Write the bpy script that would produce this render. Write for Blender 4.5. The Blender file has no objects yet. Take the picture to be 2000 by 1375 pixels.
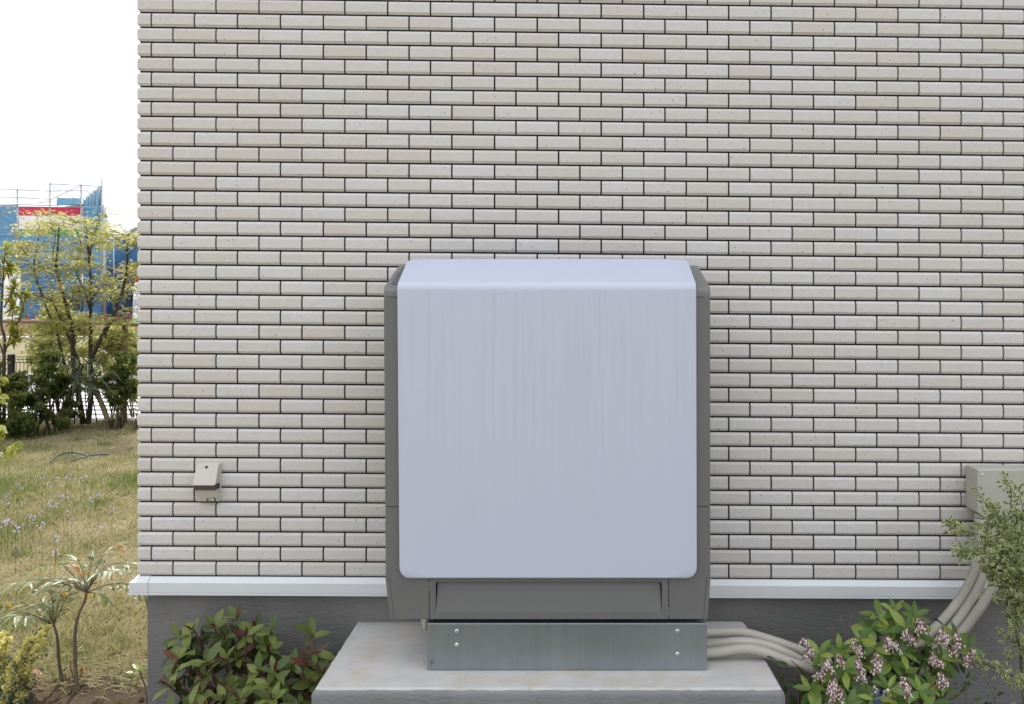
import bpy, math, random
import numpy as np
from mathutils import Vector, Matrix, Quaternion

random.seed(7)
rng = np.random.default_rng(11)
scene = bpy.context.scene
COL = scene.collection

# ------------------------------------------------------------------ camera
F = 1556.0            # focal length in pixels of the 2000 px wide photograph
CU, CV = 1100.0, 590.0
CZ = 1.59             # eye height
cam_d = bpy.data.cameras.new('camera')
cam = bpy.data.objects.new('camera', cam_d)
COL.objects.link(cam)
cam_d.sensor_fit = 'HORIZONTAL'
cam_d.sensor_width = 36.0
cam_d.lens = F / 2000.0 * 36.0
cam_d.shift_x = (1000.0 - CU) / 2000.0
cam_d.shift_y = -(687.5 - CV) / 2000.0
cam_d.clip_start = 0.05
cam_d.clip_end = 2000
cam.location = (0, 0, CZ)
cam.rotation_euler = (math.pi / 2, 0, 0)
scene.camera = cam

# ------------------------------------------------------------------ sky and sun
SUN_EL = math.radians(54)
SUN_AZ = math.radians(-20)        # measured from +Y towards +X
sun_dir = Vector((math.sin(SUN_AZ) * math.cos(SUN_EL), math.cos(SUN_AZ) * math.cos(SUN_EL), math.sin(SUN_EL)))
world = bpy.data.worlds.new('World')
scene.world = world
world.use_nodes = True
wn, wl = world.node_tree.nodes, world.node_tree.links
wn.clear()
w_out = wn.new('ShaderNodeOutputWorld')
w_bg = wn.new('ShaderNodeBackground')
w_bg.inputs['Strength'].default_value = 0.12
w_sky = wn.new('ShaderNodeTexSky')
w_sky.sky_type = 'NISHITA'
w_sky.sun_disc = False
w_sky.sun_elevation = SUN_EL
w_sky.sun_rotation = SUN_AZ
w_sky.dust_density = 2.0
w_tc = wn.new('ShaderNodeTexCoord')
w_nz = wn.new('ShaderNodeTexNoise')
w_nz.inputs['Scale'].default_value = 2.2
w_nz.inputs['Detail'].default_value = 6
w_rp = wn.new('ShaderNodeMapRange')
w_rp.inputs['From Min'].default_value = 0.25
w_rp.inputs['From Max'].default_value = 0.62
w_rp.inputs['To Min'].default_value = 0.62
w_rp.inputs['To Max'].default_value = 0.95
w_mx = wn.new('ShaderNodeMix')
w_mx.data_type = 'RGBA'
w_sep = wn.new('ShaderNodeSeparateXYZ')
w_el = wn.new('ShaderNodeMapRange')            # an overcast sky is brighter overhead than at the horizon
w_el.inputs['From Min'].default_value = 0.0
w_el.inputs['From Max'].default_value = 1.0
w_cl = wn.new('ShaderNodeMix')
w_cl.data_type = 'RGBA'
w_cl.inputs['A'].default_value = (6.3, 6.5, 6.9, 1)
w_cl.inputs['B'].default_value = (14.0, 14.4, 15.2, 1)
wl.new(w_tc.outputs['Generated'], w_sep.inputs[0])
wl.new(w_sep.outputs['Z'], w_el.inputs['Value'])
wl.new(w_el.outputs['Result'], w_cl.inputs['Factor'])
wl.new(w_cl.outputs['Result'], w_mx.inputs['B'])
wl.new(w_tc.outputs['Generated'], w_nz.inputs['Vector'])
wl.new(w_nz.outputs['Fac'], w_rp.inputs['Value'])
wl.new(w_rp.outputs['Result'], w_mx.inputs['Factor'])
wl.new(w_sky.outputs['Color'], w_mx.inputs['A'])
wl.new(w_mx.outputs['Result'], w_bg.inputs['Color'])
wl.new(w_bg.outputs['Background'], w_out.inputs['Surface'])

sun_d = bpy.data.lights.new('sun', 'SUN')
sun_d.energy = 3.6
sun_d.angle = math.radians(0.6)
sun_d.color = (1.0, 0.95, 0.86)
sun = bpy.data.objects.new('sun', sun_d)
COL.objects.link(sun)
sun.location = sun_dir * 60
sun.rotation_euler = (-sun_dir).to_track_quat('-Z', 'Y').to_euler()

scene.view_settings.view_transform = 'Standard'
scene.view_settings.look = 'None'
scene.view_settings.exposure = 0.38
scene.view_settings.gamma = 1.0
scene.view_settings.use_curve_mapping = False
scene.render.engine = 'CYCLES'
scene.cycles.max_bounces = 8
scene.cycles.diffuse_bounces = 4
scene.cycles.transparent_max_bounces = 8

# ------------------------------------------------------------------ helpers
def P(u, v, y):
    """A point seen at pixel (u, v) of the photograph, y metres ahead."""
    return Vector(((u - CU) * y / F, y, CZ - (v - CV) * y / F))

def tag(o, label=None, cat=None, group=None, kind=None):
    if label: o['label'] = label
    if cat: o['category'] = cat
    if group: o['group'] = group
    if kind: o['kind'] = kind
    return o

def thing(name, loc, label, cat, group=None):
    o = bpy.data.objects.new(name, None)
    o.empty_display_size = 0.1
    COL.objects.link(o)
    o.location = loc
    return tag(o, label, cat, group)

def origin(p):
    v = Vector((0, 0, 0))
    while p is not None:
        v = v + p.location
        p = p.parent
    return v

class MB:
    def __init__(self):
        self.v, self.f, self.m, self.s = [], [], [], []
    def add(self, vs, fs, m=0, smooth=False):
        b = len(self.v)
        self.v.extend([tuple(x) for x in vs])
        for f in fs:
            self.f.append(tuple(i + b for i in f))
            self.m.append(m)
            self.s.append(smooth)
    def box(self, x0, x1, y0, y1, z0, z1, m=0, bev=0.0):
        if bev <= 0:
            vs = [(x, y, z) for z in (z0, z1) for y in (y0, y1) for x in (x0, x1)]
            self.add(vs, [(0, 2, 3, 1), (4, 5, 7, 6), (0, 1, 5, 4), (2, 6, 7, 3), (0, 4, 6, 2), (1, 3, 7, 5)], m)
            return
        b = bev
        rings = []
        for (z, k) in ((z0, b), (z0 + b, 0), (z1 - b, 0), (z1, b)):
            rings.append([(x0 + k + (b if k == 0 else b), y0 + k, z), (x1 - k - b, y0 + k, z), (x1 - k, y0 + k + b, z), (x1 - k, y1 - k - b, z),
                          (x1 - k - b, y1 - k, z), (x0 + k + b, y1 - k, z), (x0 + k, y1 - k - b, z), (x0 + k, y0 + k + b, z)])
        self.rings(rings, m, True, True, False)
    def rings(self, rings, m=0, cap0=True, cap1=True, smooth=True, closed=True):
        n = len(rings[0])
        vs = [p for r in rings for p in r]
        fs = []
        for i in range(len(rings) - 1):
            for j in range(n if closed else n - 1):
                k = (j + 1) % n
                fs.append((i * n + j, i * n + k, (i + 1) * n + k, (i + 1) * n + j))
        self.add(vs, fs, m, smooth)
        b = len(self.v) - len(vs)
        if cap0:
            self.f.append(tuple(b + j for j in reversed(range(n)))); self.m.append(m); self.s.append(False)
        if cap1:
            o = b + (len(rings) - 1) * n
            self.f.append(tuple(o + j for j in range(n))); self.m.append(m); self.s.append(False)
    def tube(self, pts, rad, seg=8, m=0, cap=True):
        pts = [Vector(p) for p in pts]
        if not hasattr(rad, '__len__'): rad = [rad] * len(pts)
        rings = []
        t0 = (pts[1] - pts[0]).normalized()
        n = t0.orthogonal().normalized()
        for i, p in enumerate(pts):
            t = (pts[min(i + 1, len(pts) - 1)] - pts[max(i - 1, 0)])
            t = t.normalized() if t.length > 1e-9 else t0
            n = (n - t * n.dot(t))
            n = n.normalized() if n.length > 1e-6 else t.orthogonal().normalized()
            b = t.cross(n)
            rings.append([p + (n * math.cos(a) + b * math.sin(a)) * rad[i] for a in [2 * math.pi * k / seg for k in range(seg)]])
        self.rings(rings, m, cap, cap, True)
    def prism(self, poly, x0, x1, m=0, bev=0.0, smooth=False):
        """poly: list of (y, z), extruded along x; ends bevelled inwards."""
        cy = sum(p[0] for p in poly) / len(poly); cz = sum(p[1] for p in poly) / len(poly)
        def ring(x, k):
            out = []
            for (y, z) in poly:
                dy, dz = cy - y, cz - z
                l = math.hypot(dy, dz) or 1
                out.append((x, y + dy / l * k, z + dz / l * k))
            return out
        rs = [ring(x0, bev), ring(x0 + bev, 0), ring(x1 - bev, 0), ring(x1, bev)] if bev > 0 else [ring(x0, 0), ring(x1, 0)]
        self.rings(rs, m, True, True, smooth)
    def disc_head(self, c, r, h, axis=(0, -1, 0), seg=12, m=0):
        a = Vector(axis).normalized(); n = a.orthogonal().normalized(); b = a.cross(n); c = Vector(c)
        rings = []
        for (k, d) in ((1, 0), (1, h * .35), (.75, h * .8), (.4, h)):
            rings.append([c + a * d + (n * math.cos(t) + b * math.sin(t)) * r * k for t in [2 * math.pi * i / seg for i in range(seg)]])
        self.rings(rings, m, False, True, True)
    def build(self, name, mats, parent=None, local=False, top=False):
        me = bpy.data.meshes.new(name)
        off = Vector((0, 0, 0))
        if parent is not None and not local: off = origin(parent)
        if top:
            a = np.array(self.v); lo, hi = a.min(0), a.max(0)
            off = Vector(((lo[0] + hi[0]) / 2, (lo[1] + hi[1]) / 2, lo[2]))
        me.from_pydata([(x - off[0], y - off[1], z - off[2]) for x, y, z in self.v], [], self.f)
        mats = mats if isinstance(mats, (list, tuple)) else [mats]
        for m in mats: me.materials.append(m)
        me.polygons.foreach_set('material_index', self.m)
        me.polygons.foreach_set('use_smooth', self.s)
        me.update()
        o = bpy.data.objects.new(name, me)
        COL.objects.link(o)
        if parent is not None: o.parent = parent
        if top: o.location = off
        return o

def mesh_np(name, V, T, mats, parent=None, local=False, tint=None, mat_idx=None, smooth=False, top=False):
    """Fast builder: V (n,3) floats, T (m,3) triangles, tint one float per triangle."""
    V = np.asarray(V, dtype=np.float64); T = np.asarray(T, dtype=np.int32)
    off = np.zeros(3)
    if parent is not None and not local: off = np.array(origin(parent))
    if top:
        lo, hi = V.min(0), V.max(0); off = np.array([(lo[0] + hi[0]) / 2, (lo[1] + hi[1]) / 2, lo[2]])
    me = bpy.data.meshes.new(name)
    me.vertices.add(len(V)); me.vertices.foreach_set('co', (V - off).astype(np.float32).ravel())
    me.loops.add(len(T) * 3); me.loops.foreach_set('vertex_index', T.ravel())
    me.polygons.add(len(T))
    me.polygons.foreach_set('loop_start', np.arange(0, len(T) * 3, 3, dtype=np.int32))
    mats = mats if isinstance(mats, (list, tuple)) else [mats]
    for m in mats: me.materials.append(m)
    if mat_idx is not None: me.polygons.foreach_set('material_index', np.asarray(mat_idx, dtype=np.int32))
    me.polygons.foreach_set('use_smooth', np.full(len(T), bool(smooth)))
    me.update(calc_edges=True)
    if tint is not None:
        a = me.attributes.new('tint', 'FLOAT', 'FACE')
        a.data.foreach_set('value', np.asarray(tint, dtype=np.float32))
    o = bpy.data.objects.new(name, me)
    COL.objects.link(o)
    if parent is not None: o.parent = parent
    if top: o.location = off
    return o

def norm(a): return a / np.maximum(np.linalg.norm(a, axis=-1, keepdims=True), 1e-9)

def frames(d, nrm):
    """Rotation matrices (N,3,3): local +Y along d, local +Z near nrm."""
    y = norm(np.asarray(d, float)); z = np.asarray(nrm, float)
    x = norm(np.cross(y, z)); z = np.cross(x, y)
    return np.stack([x, y, z], axis=-1)

def scatter(tv, tt, R, T, S):
    """Copies of a template (tv, tt) as one vertex and triangle array."""
    tv = np.asarray(tv, float); tt = np.asarray(tt, int)
    N = len(T); S = np.asarray(S, float)
    if S.ndim == 1: S = np.repeat(S[:, None], 3, 1)
    V = np.einsum('nij,nkj->nki', R, tv[None] * S[:, None, :]) + np.asarray(T)[:, None, :]
    Tr = tt[None] + (np.arange(N) * len(tv))[:, None, None]
    return V.reshape(-1, 3), Tr.reshape(-1, 3)

def leaf_template(w=0.34, seg=4, fold=0.25, droop=0.18, tip=0.5):
    """A leaf 1 long along +Y: folded on the midrib and drooping to its tip."""
    vs, ts = [], []
    for i in range(seg + 1):
        t = i / seg
        h = w / 2 * (math.sin(math.pi * min(1, t ** (0.75 + tip * .3))) ** 0.8 if 0 < t < 1 else 0.0)
        z = -droop * t * t
        vs += [(-h, t, z + h * fold), (0, t, z), (h, t, z + h * fold)]
    for i in range(seg):
        a, b = i * 3, i * 3 + 3
        for k in (0, 1):
            q = (a + k, a + k + 1, b + k + 1, b + k)
            if i == 0: ts.append((q[0], q[2], q[3]) if k == 0 else (q[0], q[2], q[3])); ts.append((q[0], q[1], q[2]))
            else: ts.append((q[0], q[1], q[2])); ts.append((q[0], q[2], q[3]))
    return np.array(vs), np.array(ts)

def smooth_path(pts, n):
    pts = [Vector(p) for p in pts]
    out = []
    m = len(pts) - 1
    for k in range(n + 1):
        t = k / n * m
        i = min(int(t), m - 1); f = t - i
        p0, p1, p2, p3 = pts[max(i - 1, 0)], pts[i], pts[i + 1], pts[min(i + 2, m)]
        out.append(0.5 * ((2 * p1) + (p2 - p0) * f + (2 * p0 - 5 * p1 + 4 * p2 - p3) * f * f + (3 * p1 - p0 - 3 * p2 + p3) * f ** 3))
    return out

# ------------------------------------------------------------------ materials
class NT:
    def __init__(self, name):
        self.mat = bpy.data.materials.new(name); self.mat.use_nodes = True
        self.n = self.mat.node_tree.nodes; self.l = self.mat.node_tree.links
        self.b = self.n['Principled BSDF']; self.out = self.n['Material Output']
    def node(self, t, **kw):
        x = self.n.new(t)
        for k, v in kw.items():
            if k in x.inputs: 
                x.inputs[k].default_value = v
            else: setattr(x, k, v)
        return x
    def pos(self, scale=(1, 1, 1)):
        g = self.n.new('ShaderNodeNewGeometry')
        m = self.n.new('ShaderNodeMapping'); m.inputs['Scale'].default_value = scale
        self.l.new(g.outputs['Position'], m.inputs['Vector'])
        return m.outputs['Vector']
    def noise(self, vec, scale, detail=4, rough=.55):
        x = self.n.new('ShaderNodeTexNoise')
        x.inputs['Scale'].default_value = scale; x.inputs['Detail'].default_value = detail; x.inputs['Roughness'].default_value = rough
        self.l.new(vec, x.inputs['Vector'])
        return x.outputs['Fac']
    def remap(self, val, a, b, c=0.0, d=1.0):
        x = self.n.new('ShaderNodeMapRange')
        for k, q in zip(('From Min', 'From Max', 'To Min', 'To Max'), (a, b, c, d)): x.inputs[k].default_value = q
        self.l.new(val, x.inputs['Value'])
        return x.outputs['Result']
    def math(self, op, a, b):
        x = self.n.new('ShaderNodeMath'); x.operation = op
        for i, q in enumerate((a, b)):
            if isinstance(q, (int, float)): x.inputs[i].default_value = q
            else: self.l.new(q, x.inputs[i])
        return x.outputs[0]
    def mix(self, fac, a, b, mode='MIX'):
        x = self.n.new('ShaderNodeMix'); x.data_type = 'RGBA'; x.blend_type = mode
        for k, q in (('Factor', fac), ('A', a), ('B', b)):
            s = x.inputs[k] if k == 'Factor' else [i for i in x.inputs if i.name == k and i.type == 'RGBA'][0]
            if isinstance(q, (int, float)): s.default_value = q
            elif isinstance(q, (tuple, list)): s.default_value = tuple(q) + (1,) if len(q) == 3 else q
            else: self.l.new(q, s)
        return [o for o in x.outputs if o.type == 'RGBA'][0]
    def ramp(self, val, stops):
        x = self.n.new('ShaderNodeValToRGB')
        el = x.color_ramp.elements
        while len(el) < len(stops): el.new(0.5)
        for e, (p, c) in zip(el, stops): e.position = p; e.color = tuple(c) + (1,)
        self.l.new(val, x.inputs['Fac'])
        return x.outputs['Color']
    def bump(self, h, strength=.3, dist=.002, prev=None):
        x = self.n.new('ShaderNodeBump'); x.inputs['Strength'].default_value = strength; x.inputs['Distance'].default_value = dist
        self.l.new(h, x.inputs['Height'])
        if prev is not None: self.l.new(prev, x.inputs['Normal'])
        return x.outputs['Normal']
    def set(self, color=None, rough=None, metal=None, spec=None, normal=None):
        for k, q in (('Base Color', color), ('Roughness', rough), ('Metallic', metal), ('Specular IOR Level', spec), ('Normal', normal)):
            if q is None: continue
            if isinstance(q, (int, float)): self.b.inputs[k].default_value = q
            elif isinstance(q, (tuple, list)): self.b.inputs[k].default_value = tuple(q) + (1,)
            else: self.l.new(q, self.b.inputs[k])
        return self.mat
    def translucent(self, color, fac):
        """Mix in light that comes through a thin leaf or sheet."""
        t = self.n.new('ShaderNodeBsdfTranslucent'); x = self.n.new('ShaderNodeMixShader'); x.inputs[0].default_value = fac
        if isinstance(color, (tuple, list)): t.inputs['Color'].default_value = tuple(color) + (1,)
        else: self.l.new(color, t.inputs['Color'])
        self.l.new(self.b.outputs[0], x.inputs[1]); self.l.new(t.outputs[0], x.inputs[2]); self.l.new(x.outputs[0], self.out.inputs['Surface'])
        return self.mat

def plain(name, color, rough=.5, metal=0.0, var=.08, nscale=30, bump=0.0, bscale=200, bdist=.001, spec=.4):
    t = NT(name); p = t.pos()
    n = t.noise(p, nscale)
    c = t.mix(t.remap(n, .3, .7), tuple(x * (1 - var) for x in color), tuple(min(1, x * (1 + var)) for x in color))
    nm = t.bump(t.noise(p, bscale, 5), bump, bdist) if bump else None
    return t.set(c, rough, metal, spec, nm)

def leaf_mat(name, stops, source='attr', trans=.35, rough=.42, gain=1.6, spec=.35):
    t = NT(name)
    if source == 'attr':
        a = t.n.new('ShaderNodeAttribute'); a.attribute_name = 'tint'; v = a.outputs['Fac']
    else:
        a = t.n.new('ShaderNodeObjectInfo'); v = a.outputs['Random']
    n = t.noise(t.pos(), 60, 3)
    v = t.math('ADD', v, t.math('MULTIPLY', t.math('SUBTRACT', n, .5), .25))
    c = t.ramp(v, stops)
    t.set(c, rough, 0, spec)
    return t.translucent(t.mix(1.0, c, (gain, gain, gain * .75), 'MULTIPLY'), trans)

def brick_mat():
    t = NT('siding_tile')
    oi = t.n.new('ShaderNodeObjectInfo'); g = t.n.new('ShaderNodeNewGeometry')
    r = t.math('FRACT', t.math('ADD', t.math('MULTIPLY', oi.outputs['Random'], 7.31), g.outputs['Random Per Island']), 0)
    p = t.pos()
    base = t.ramp(r, [(0, (.585, .552, .517)), (.25, (.605, .582, .560)), (.5, (.617, .601, .589)), (.75, (.630, .623, .624)), (1, (.592, .560, .530))])
    mott = t.noise(t.pos((1, 1, 1.6)), 38, 5)
    base = t.mix(t.remap(mott, .35, .7, 0, .3), base, (.50, .45, .40))
    big = t.noise(p, 1.3, 2)
    base = t.mix(t.remap(big, .35, .7, 0, .10), base, (.66, .65, .64))
    vo = t.n.new('ShaderNodeTexVoronoi'); vo.inputs['Scale'].default_value = 62; t.l.new(p, vo.inputs['Vector'])
    sel = t.n.new('ShaderNodeSeparateColor'); t.l.new(vo.outputs['Color'], sel.inputs[0])
    lim = t.remap(sel.outputs[0], .68, 1.0, .0, .17)
    dot = t.math('MULTIPLY', t.math('LESS_THAN', vo.outputs['Distance'], lim), .8)
    base = t.mix(dot, base, (.12, .085, .06))
    d0 = t.n.new('ShaderNodeMapping'); d0.inputs['Rotation'].default_value = (0, math.radians(38), 0)
    dm = t.n.new('ShaderNodeMapping'); dm.inputs['Scale'].default_value = (.6, 1, 1.35)
    t.l.new(g.outputs['Position'], d0.inputs['Vector']); t.l.new(d0.outputs['Vector'], dm.inputs['Vector'])
    h = t.noise(dm.outputs['Vector'], 105, 5, .6)
    nm = t.bump(h, .5, .0045)
    nm = t.bump(t.noise(p, 420, 3), .25, .0008, nm)
    return t.set(base, .72, 0, .3, nm)

def cover_mat():
    t = NT('white_cover_paint')
    g = t.n.new('ShaderNodeNewGeometry'); sx = t.n.new('ShaderNodeSeparateXYZ'); t.l.new(g.outputs['Position'], sx.inputs[0])
    st = t.noise(t.pos((1, 0, .035)), 55, 4, .6)
    st2 = t.noise(t.pos((1, 0, .02)), 16, 3, .6)
    blot = t.noise(t.pos(), 2.6, 3)
    down = t.remap(t.math('ADD', sx.outputs['Z'], t.math('MULTIPLY', blot, .55)), 1.02, 1.60, 0, 1)     # rain runs, strongest under the bend
    top = t.remap(sx.outputs['Z'], 1.622, 1.640, 1, 0)
    f = t.math('MULTIPLY', t.math('MULTIPLY', t.remap(st, .46, .72), t.math('ADD', t.remap(st2, .35, .65), .35)), t.math('MULTIPLY', down, top))
    c = t.mix(t.math('MULTIPLY', f, .52), (.508, .545, .665), (.42, .452, .548))
    c = t.mix(t.math('MULTIPLY', t.remap(t.noise(t.pos((1, 1, .5)), 5, 5), .5, .75, 0, .16), 1.0), c, (.45, .48, .55))
    vo = t.n.new('ShaderNodeTexVoronoi'); vo.inputs['Scale'].default_value = 17; t.l.new(t.pos(), vo.inputs['Vector'])
    c = t.mix(t.math('MULTIPLY', t.math('LESS_THAN', vo.outputs['Distance'], .022), .5), c, (.2, .2, .22))
    r = t.remap(t.noise(t.pos(), 300, 2), .3, .7, .30, .36)
    nm = t.bump(t.noise(t.pos(), 900, 2), .04, .0004)
    return t.set(c, r, 0, .5, nm)

def slab_mat():
    t = NT('pale_concrete')
    p = t.pos()
    c = t.ramp(t.noise(p, 7, 7, .62), [(.2, (.43, .425, .405)), (.5, (.515, .51, .49)), (.8, (.57, .565, .55))])
    c = t.mix(t.remap(t.noise(t.pos((1, 1.7, 1)), 6.5, 9, .72), .48, .70, 0, .85), c, (.48, .405, .30))
    c = t.mix(t.remap(t.noise(t.pos((.9, 2.2, 1)), 13, 6, .7), .60, .76, 0, .6), c, (.33, .27, .21))
    c = t.mix(t.remap(t.noise(p, 160, 2), .66, .74, 0, .3), c, (.3, .27, .24))
    nm = t.bump(t.noise(p, 90, 6), .3, .002)
    return t.set(c, .8, 0, .25, nm)

def mortar_mat(name, col, stain=.12, scale=60):
    t = NT(name); p = t.pos()
    c = t.mix(t.remap(t.noise(p, 4.5, 6), .3, .72), tuple(x * (1 - stain) for x in col), tuple(x * (1 + stain) for x in col))
    c = t.mix(t.remap(t.noise(t.pos((1, 1, .3)), 9, 4), .55, .8, 0, .25), c, tuple(x * .7 for x in col))
    c = t.mix(t.remap(t.noise(p, 22, 5, .7), .56, .72, 0, .22), c, tuple(x * 1.5 for x in col))
    h = t.noise(t.pos((.5, 1, 1.5)), scale, 6, .65)
    nm = t.bump(h, .6, .009)
    nm = t.bump(t.noise(p, 400, 3), .25, .001, nm)
    return t.set(c, .85, 0, .2, nm)

def steel_mat():
    t = NT('galvanised_steel')
    st = t.noise(t.pos((1, 1, .04)), 60, 4, .6)
    bl = t.noise(t.pos((1, 1, .6)), 4, 4)
    c = t.mix(t.remap(st, .35, .7), (.262, .295, .325), (.292, .325, .352))
    c = t.mix(t.remap(bl, .4, .7, 0, .45), c, (.34, .36, .37))
    return t.set(c, t.remap(bl, .3, .7, .38, .5), .75, .5)

def ground_mat(name, stops, scale, bump=.6, bd=.01, fine=60):
    t = NT(name); p = t.pos()
    n = t.math('ADD', t.math('MULTIPLY', t.noise(p, scale, 6, .6), .6), t.math('MULTIPLY', t.noise(p, fine, 4, .7), .4))
    c = t.ramp(n, stops)
    nm = t.bump(t.noise(p, fine, 6, .65), bump, bd)
    return t.set(c, .95, 0, .1, nm)

def sheet_mat(name, col, trans=.35):
    t = NT(name); p = t.pos((1, 1, .5))
    c = t.mix(t.remap(t.noise(p, .7, 4), .3, .7), tuple(x * .8 for x in col), tuple(min(1, x * 1.15) for x in col))
    nm = t.bump(t.noise(t.pos((1, 1, .35)), 1.6, 4), .6, .15)
    t.set(c, .55, 0, .3, nm)
    return t.translucent(c, trans)

M = {}
M['brick'] = brick_mat()
M['joint'] = plain('black_joint', (.012, .012, .016), .9, 0, .2)
M['trim'] = plain('white_flashing', (.66, .68, .70), .35, 0, .03, 3)
M['foundation'] = mortar_mat('foundation_mortar', (.188, .184, .178))
M['clad'] = plain('plain_cladding', (.5, .48, .45), .8, 0, .05)
M['roof'] = plain('roof_slate', (.06, .06, .065), .7)
M['cover'] = cover_mat()
M['casing'] = plain('grey_casing', (.142, .143, .142), .42, 0, .02, 12, .06, 700, .0004)
M['cap'] = plain('grey_cap', (.165, .168, .165), .34, 0, .02, 12, .05, 700, .0004)
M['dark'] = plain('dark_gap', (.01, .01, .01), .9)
M['grille'] = plain('vent_grey', (.11, .115, .12), .5)
M['steel'] = steel_mat()
M['screw'] = plain('bright_screw', (.72, .72, .73), .35, .45)
M['slab'] = slab_mat()
M['slabside'] = mortar_mat('slab_mortar', (.222, .228, .232), .10, 70)
M['conduit'] = plain('beige_conduit', (.47, .445, .385), .5, 0, .10, 9)
M['boxpaint'] = plain('beige_box', (.43, .43, .37), .45, 0, .03, 6, .04, 500, .0005)
M['tie'] = plain('black_tie', (.02, .02, .022), .5)
M['socket'] = plain('socket_beige', (.55, .525, .475), .45, 0, .03, 25)
M['skirt'] = plain('smoked_skirt', (.065, .05, .048), .3)
M['soil'] = ground_mat('garden_soil', [(.25, (.045, .033, .023)), (.5, (.105, .078, .053)), (.75, (.18, .14, .10))], 6, .9, .03, 45)
M['lawn'] = ground_mat('lawn_thatch', [(.3, (.085, .085, .038)), (.46, (.20, .18, .10)), (.62, (.31, .265, .165)), (.8, (.10, .12, .045))], 1.4, .7, .015, 70)
M['field'] = ground_mat('dry_field', [(.3, (.14, .125, .07)), (.5, (.23, .20, .125)), (.75, (.19, .19, .10))], .5, .5, .02, 15)
M['asphalt'] = plain('asphalt', (.19, .19, .19), .9, 0, .15, 8, .4, 120, .004)
M['paint'] = plain('road_paint', (.72, .72, .72), .7, 0, .06, 5)
M['kerb'] = plain('kerb_concrete', (.5, .49, .47), .85, 0, .1, 4)
M['bark'] = plain('bark', (.072, .056, .042), .9, 0, .35, 25, .8, 60, .01)
M['stem'] = plain('brown_stem', (.145, .115, .088), .8, 0, .3, 40, .5, 120, .003)
M['redstem'] = plain('red_stem', (.12, .045, .035), .7, 0, .3, 60)
M['timber'] = plain('weathered_timber', (.27, .205, .135), .85, 0, .22, 14, .5, 50, .006)

# ------------------------------------------------------------------ ground
def sheet(name, mat, x0, x1, y0, y1, z, label, cat, nx=2, ny=2, amp=0.0):
    xs = np.linspace(x0, x1, nx); ys = np.linspace(y0, y1, ny)
    X, Y = np.meshgrid(xs, ys)
    Z = np.full_like(X, z)
    if amp:
        for k in range(7):
            a, b, c, d = rng.uniform(1.2, 9), rng.uniform(1.2, 9), rng.uniform(0, 6), rng.uniform(0, 6)
            Z += amp / (2.2 + k * .3) * np.sin(a * X + c) * np.sin(b * Y + d)
        Z += rng.normal(0, amp * .18, Z.shape)
        Z = np.maximum(Z, z - amp)
    V = np.stack([X.ravel(), Y.ravel(), Z.ravel()], 1)
    T = []
    for j in range(ny - 1):
        for i in range(nx - 1):
            a = j * nx + i
            T += [(a, a + 1, a + nx + 1), (a, a + nx + 1, a + nx)]
    o = mesh_np(name, V, T, mat, smooth=bool(amp))
    return tag(o, label, cat, kind='structure')

sheet('ground', M['field'], -500, 500, -60, 900, -0.012, 'dry straw coloured open ground reaching to the horizon', 'ground')
sheet('lawn', M['lawn'], -14, 6, -6, 10.45, 0.0, 'patchy dry lawn beside the tiled house', 'lawn')
sheet('soil_bed', M['soil'], -3.3, 3.4, 2.2, 3.42, 0.022, 'brown garden soil along the foot of the house', 'soil', 150, 40, .018)
sheet('road', M['asphalt'], -60, 40, 10.75, 16.2, -0.006, 'grey asphalt road behind the garden shrubs', 'road')

# ------------------------------------------------------------------ house
YAW = 0.0112
SL = 0.0090                       # fall of the courses towards the right
house = thing('house', (0, 3.061, 0), 'pale brick tiled house wall with white base flashing and grey foundation', 'house')
house.rotation_euler.z = YAW
PITCH, L, J = 0.0565, 0.1633, 0.005
ZC = 0.535
XC = -1.6102                      # backing corner
def zc(x): return ZC - SL * x
# backing wall (black joints show between the tiles)
b = MB()
def sheared_box(mb, x0, x1, y0, y1, zl, zh, m=0):
    vs = [(x, y, z - SL * x) for z in (zl, zh) for y in (y0, y1) for x in (x0, x1)]
    mb.add(vs, [(0, 2, 3, 1), (4, 5, 7, 6), (0, 1, 5, 4), (2, 6, 7, 3), (0, 4, 6, 2), (1, 3, 7, 5)], m)
sheared_box(b, XC - .0034, 8.6, -.0034, 8.0, ZC - .012, 6.25, 0)
sheared_box(b, 4.62, 8.6, -.0105, -.0034, ZC - .004, 6.25, 1)
sheared_box(b, XC, 4.6, -.0105, -.0034, ZC + PITCH * 52 + .002, 6.25, 1)
wall = b.build('wall', [M['joint'], M['clad']], house, local=True)
b = MB(); b.box(-1.594, 8.58, .012, 7.98, -.35, ZC + .03)
foundation = b.build('foundation', M['foundation'], house, local=True)
b = MB()
for (xa, za, xb, zb) in ((-2.05, 6.15, 3.5, 7.7), (9.05, 6.05, 3.5, 7.7)):
    b.add([(xa, -.45, za), (xb, -.45, zb), (xb, 8.5, zb), (xa, 8.5, za), (xa, -.45, za + .16), (xb, -.45, zb + .16), (xb, 8.5, zb + .16), (xa, 8.5, za + .16)],
          [(0, 1, 2, 3), (4, 7, 6, 5), (0, 4, 5, 1), (3, 2, 6, 7), (0, 3, 7, 4), (1, 5, 6, 2)])
b.build('roof', M['roof'], house, local=True)

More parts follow.
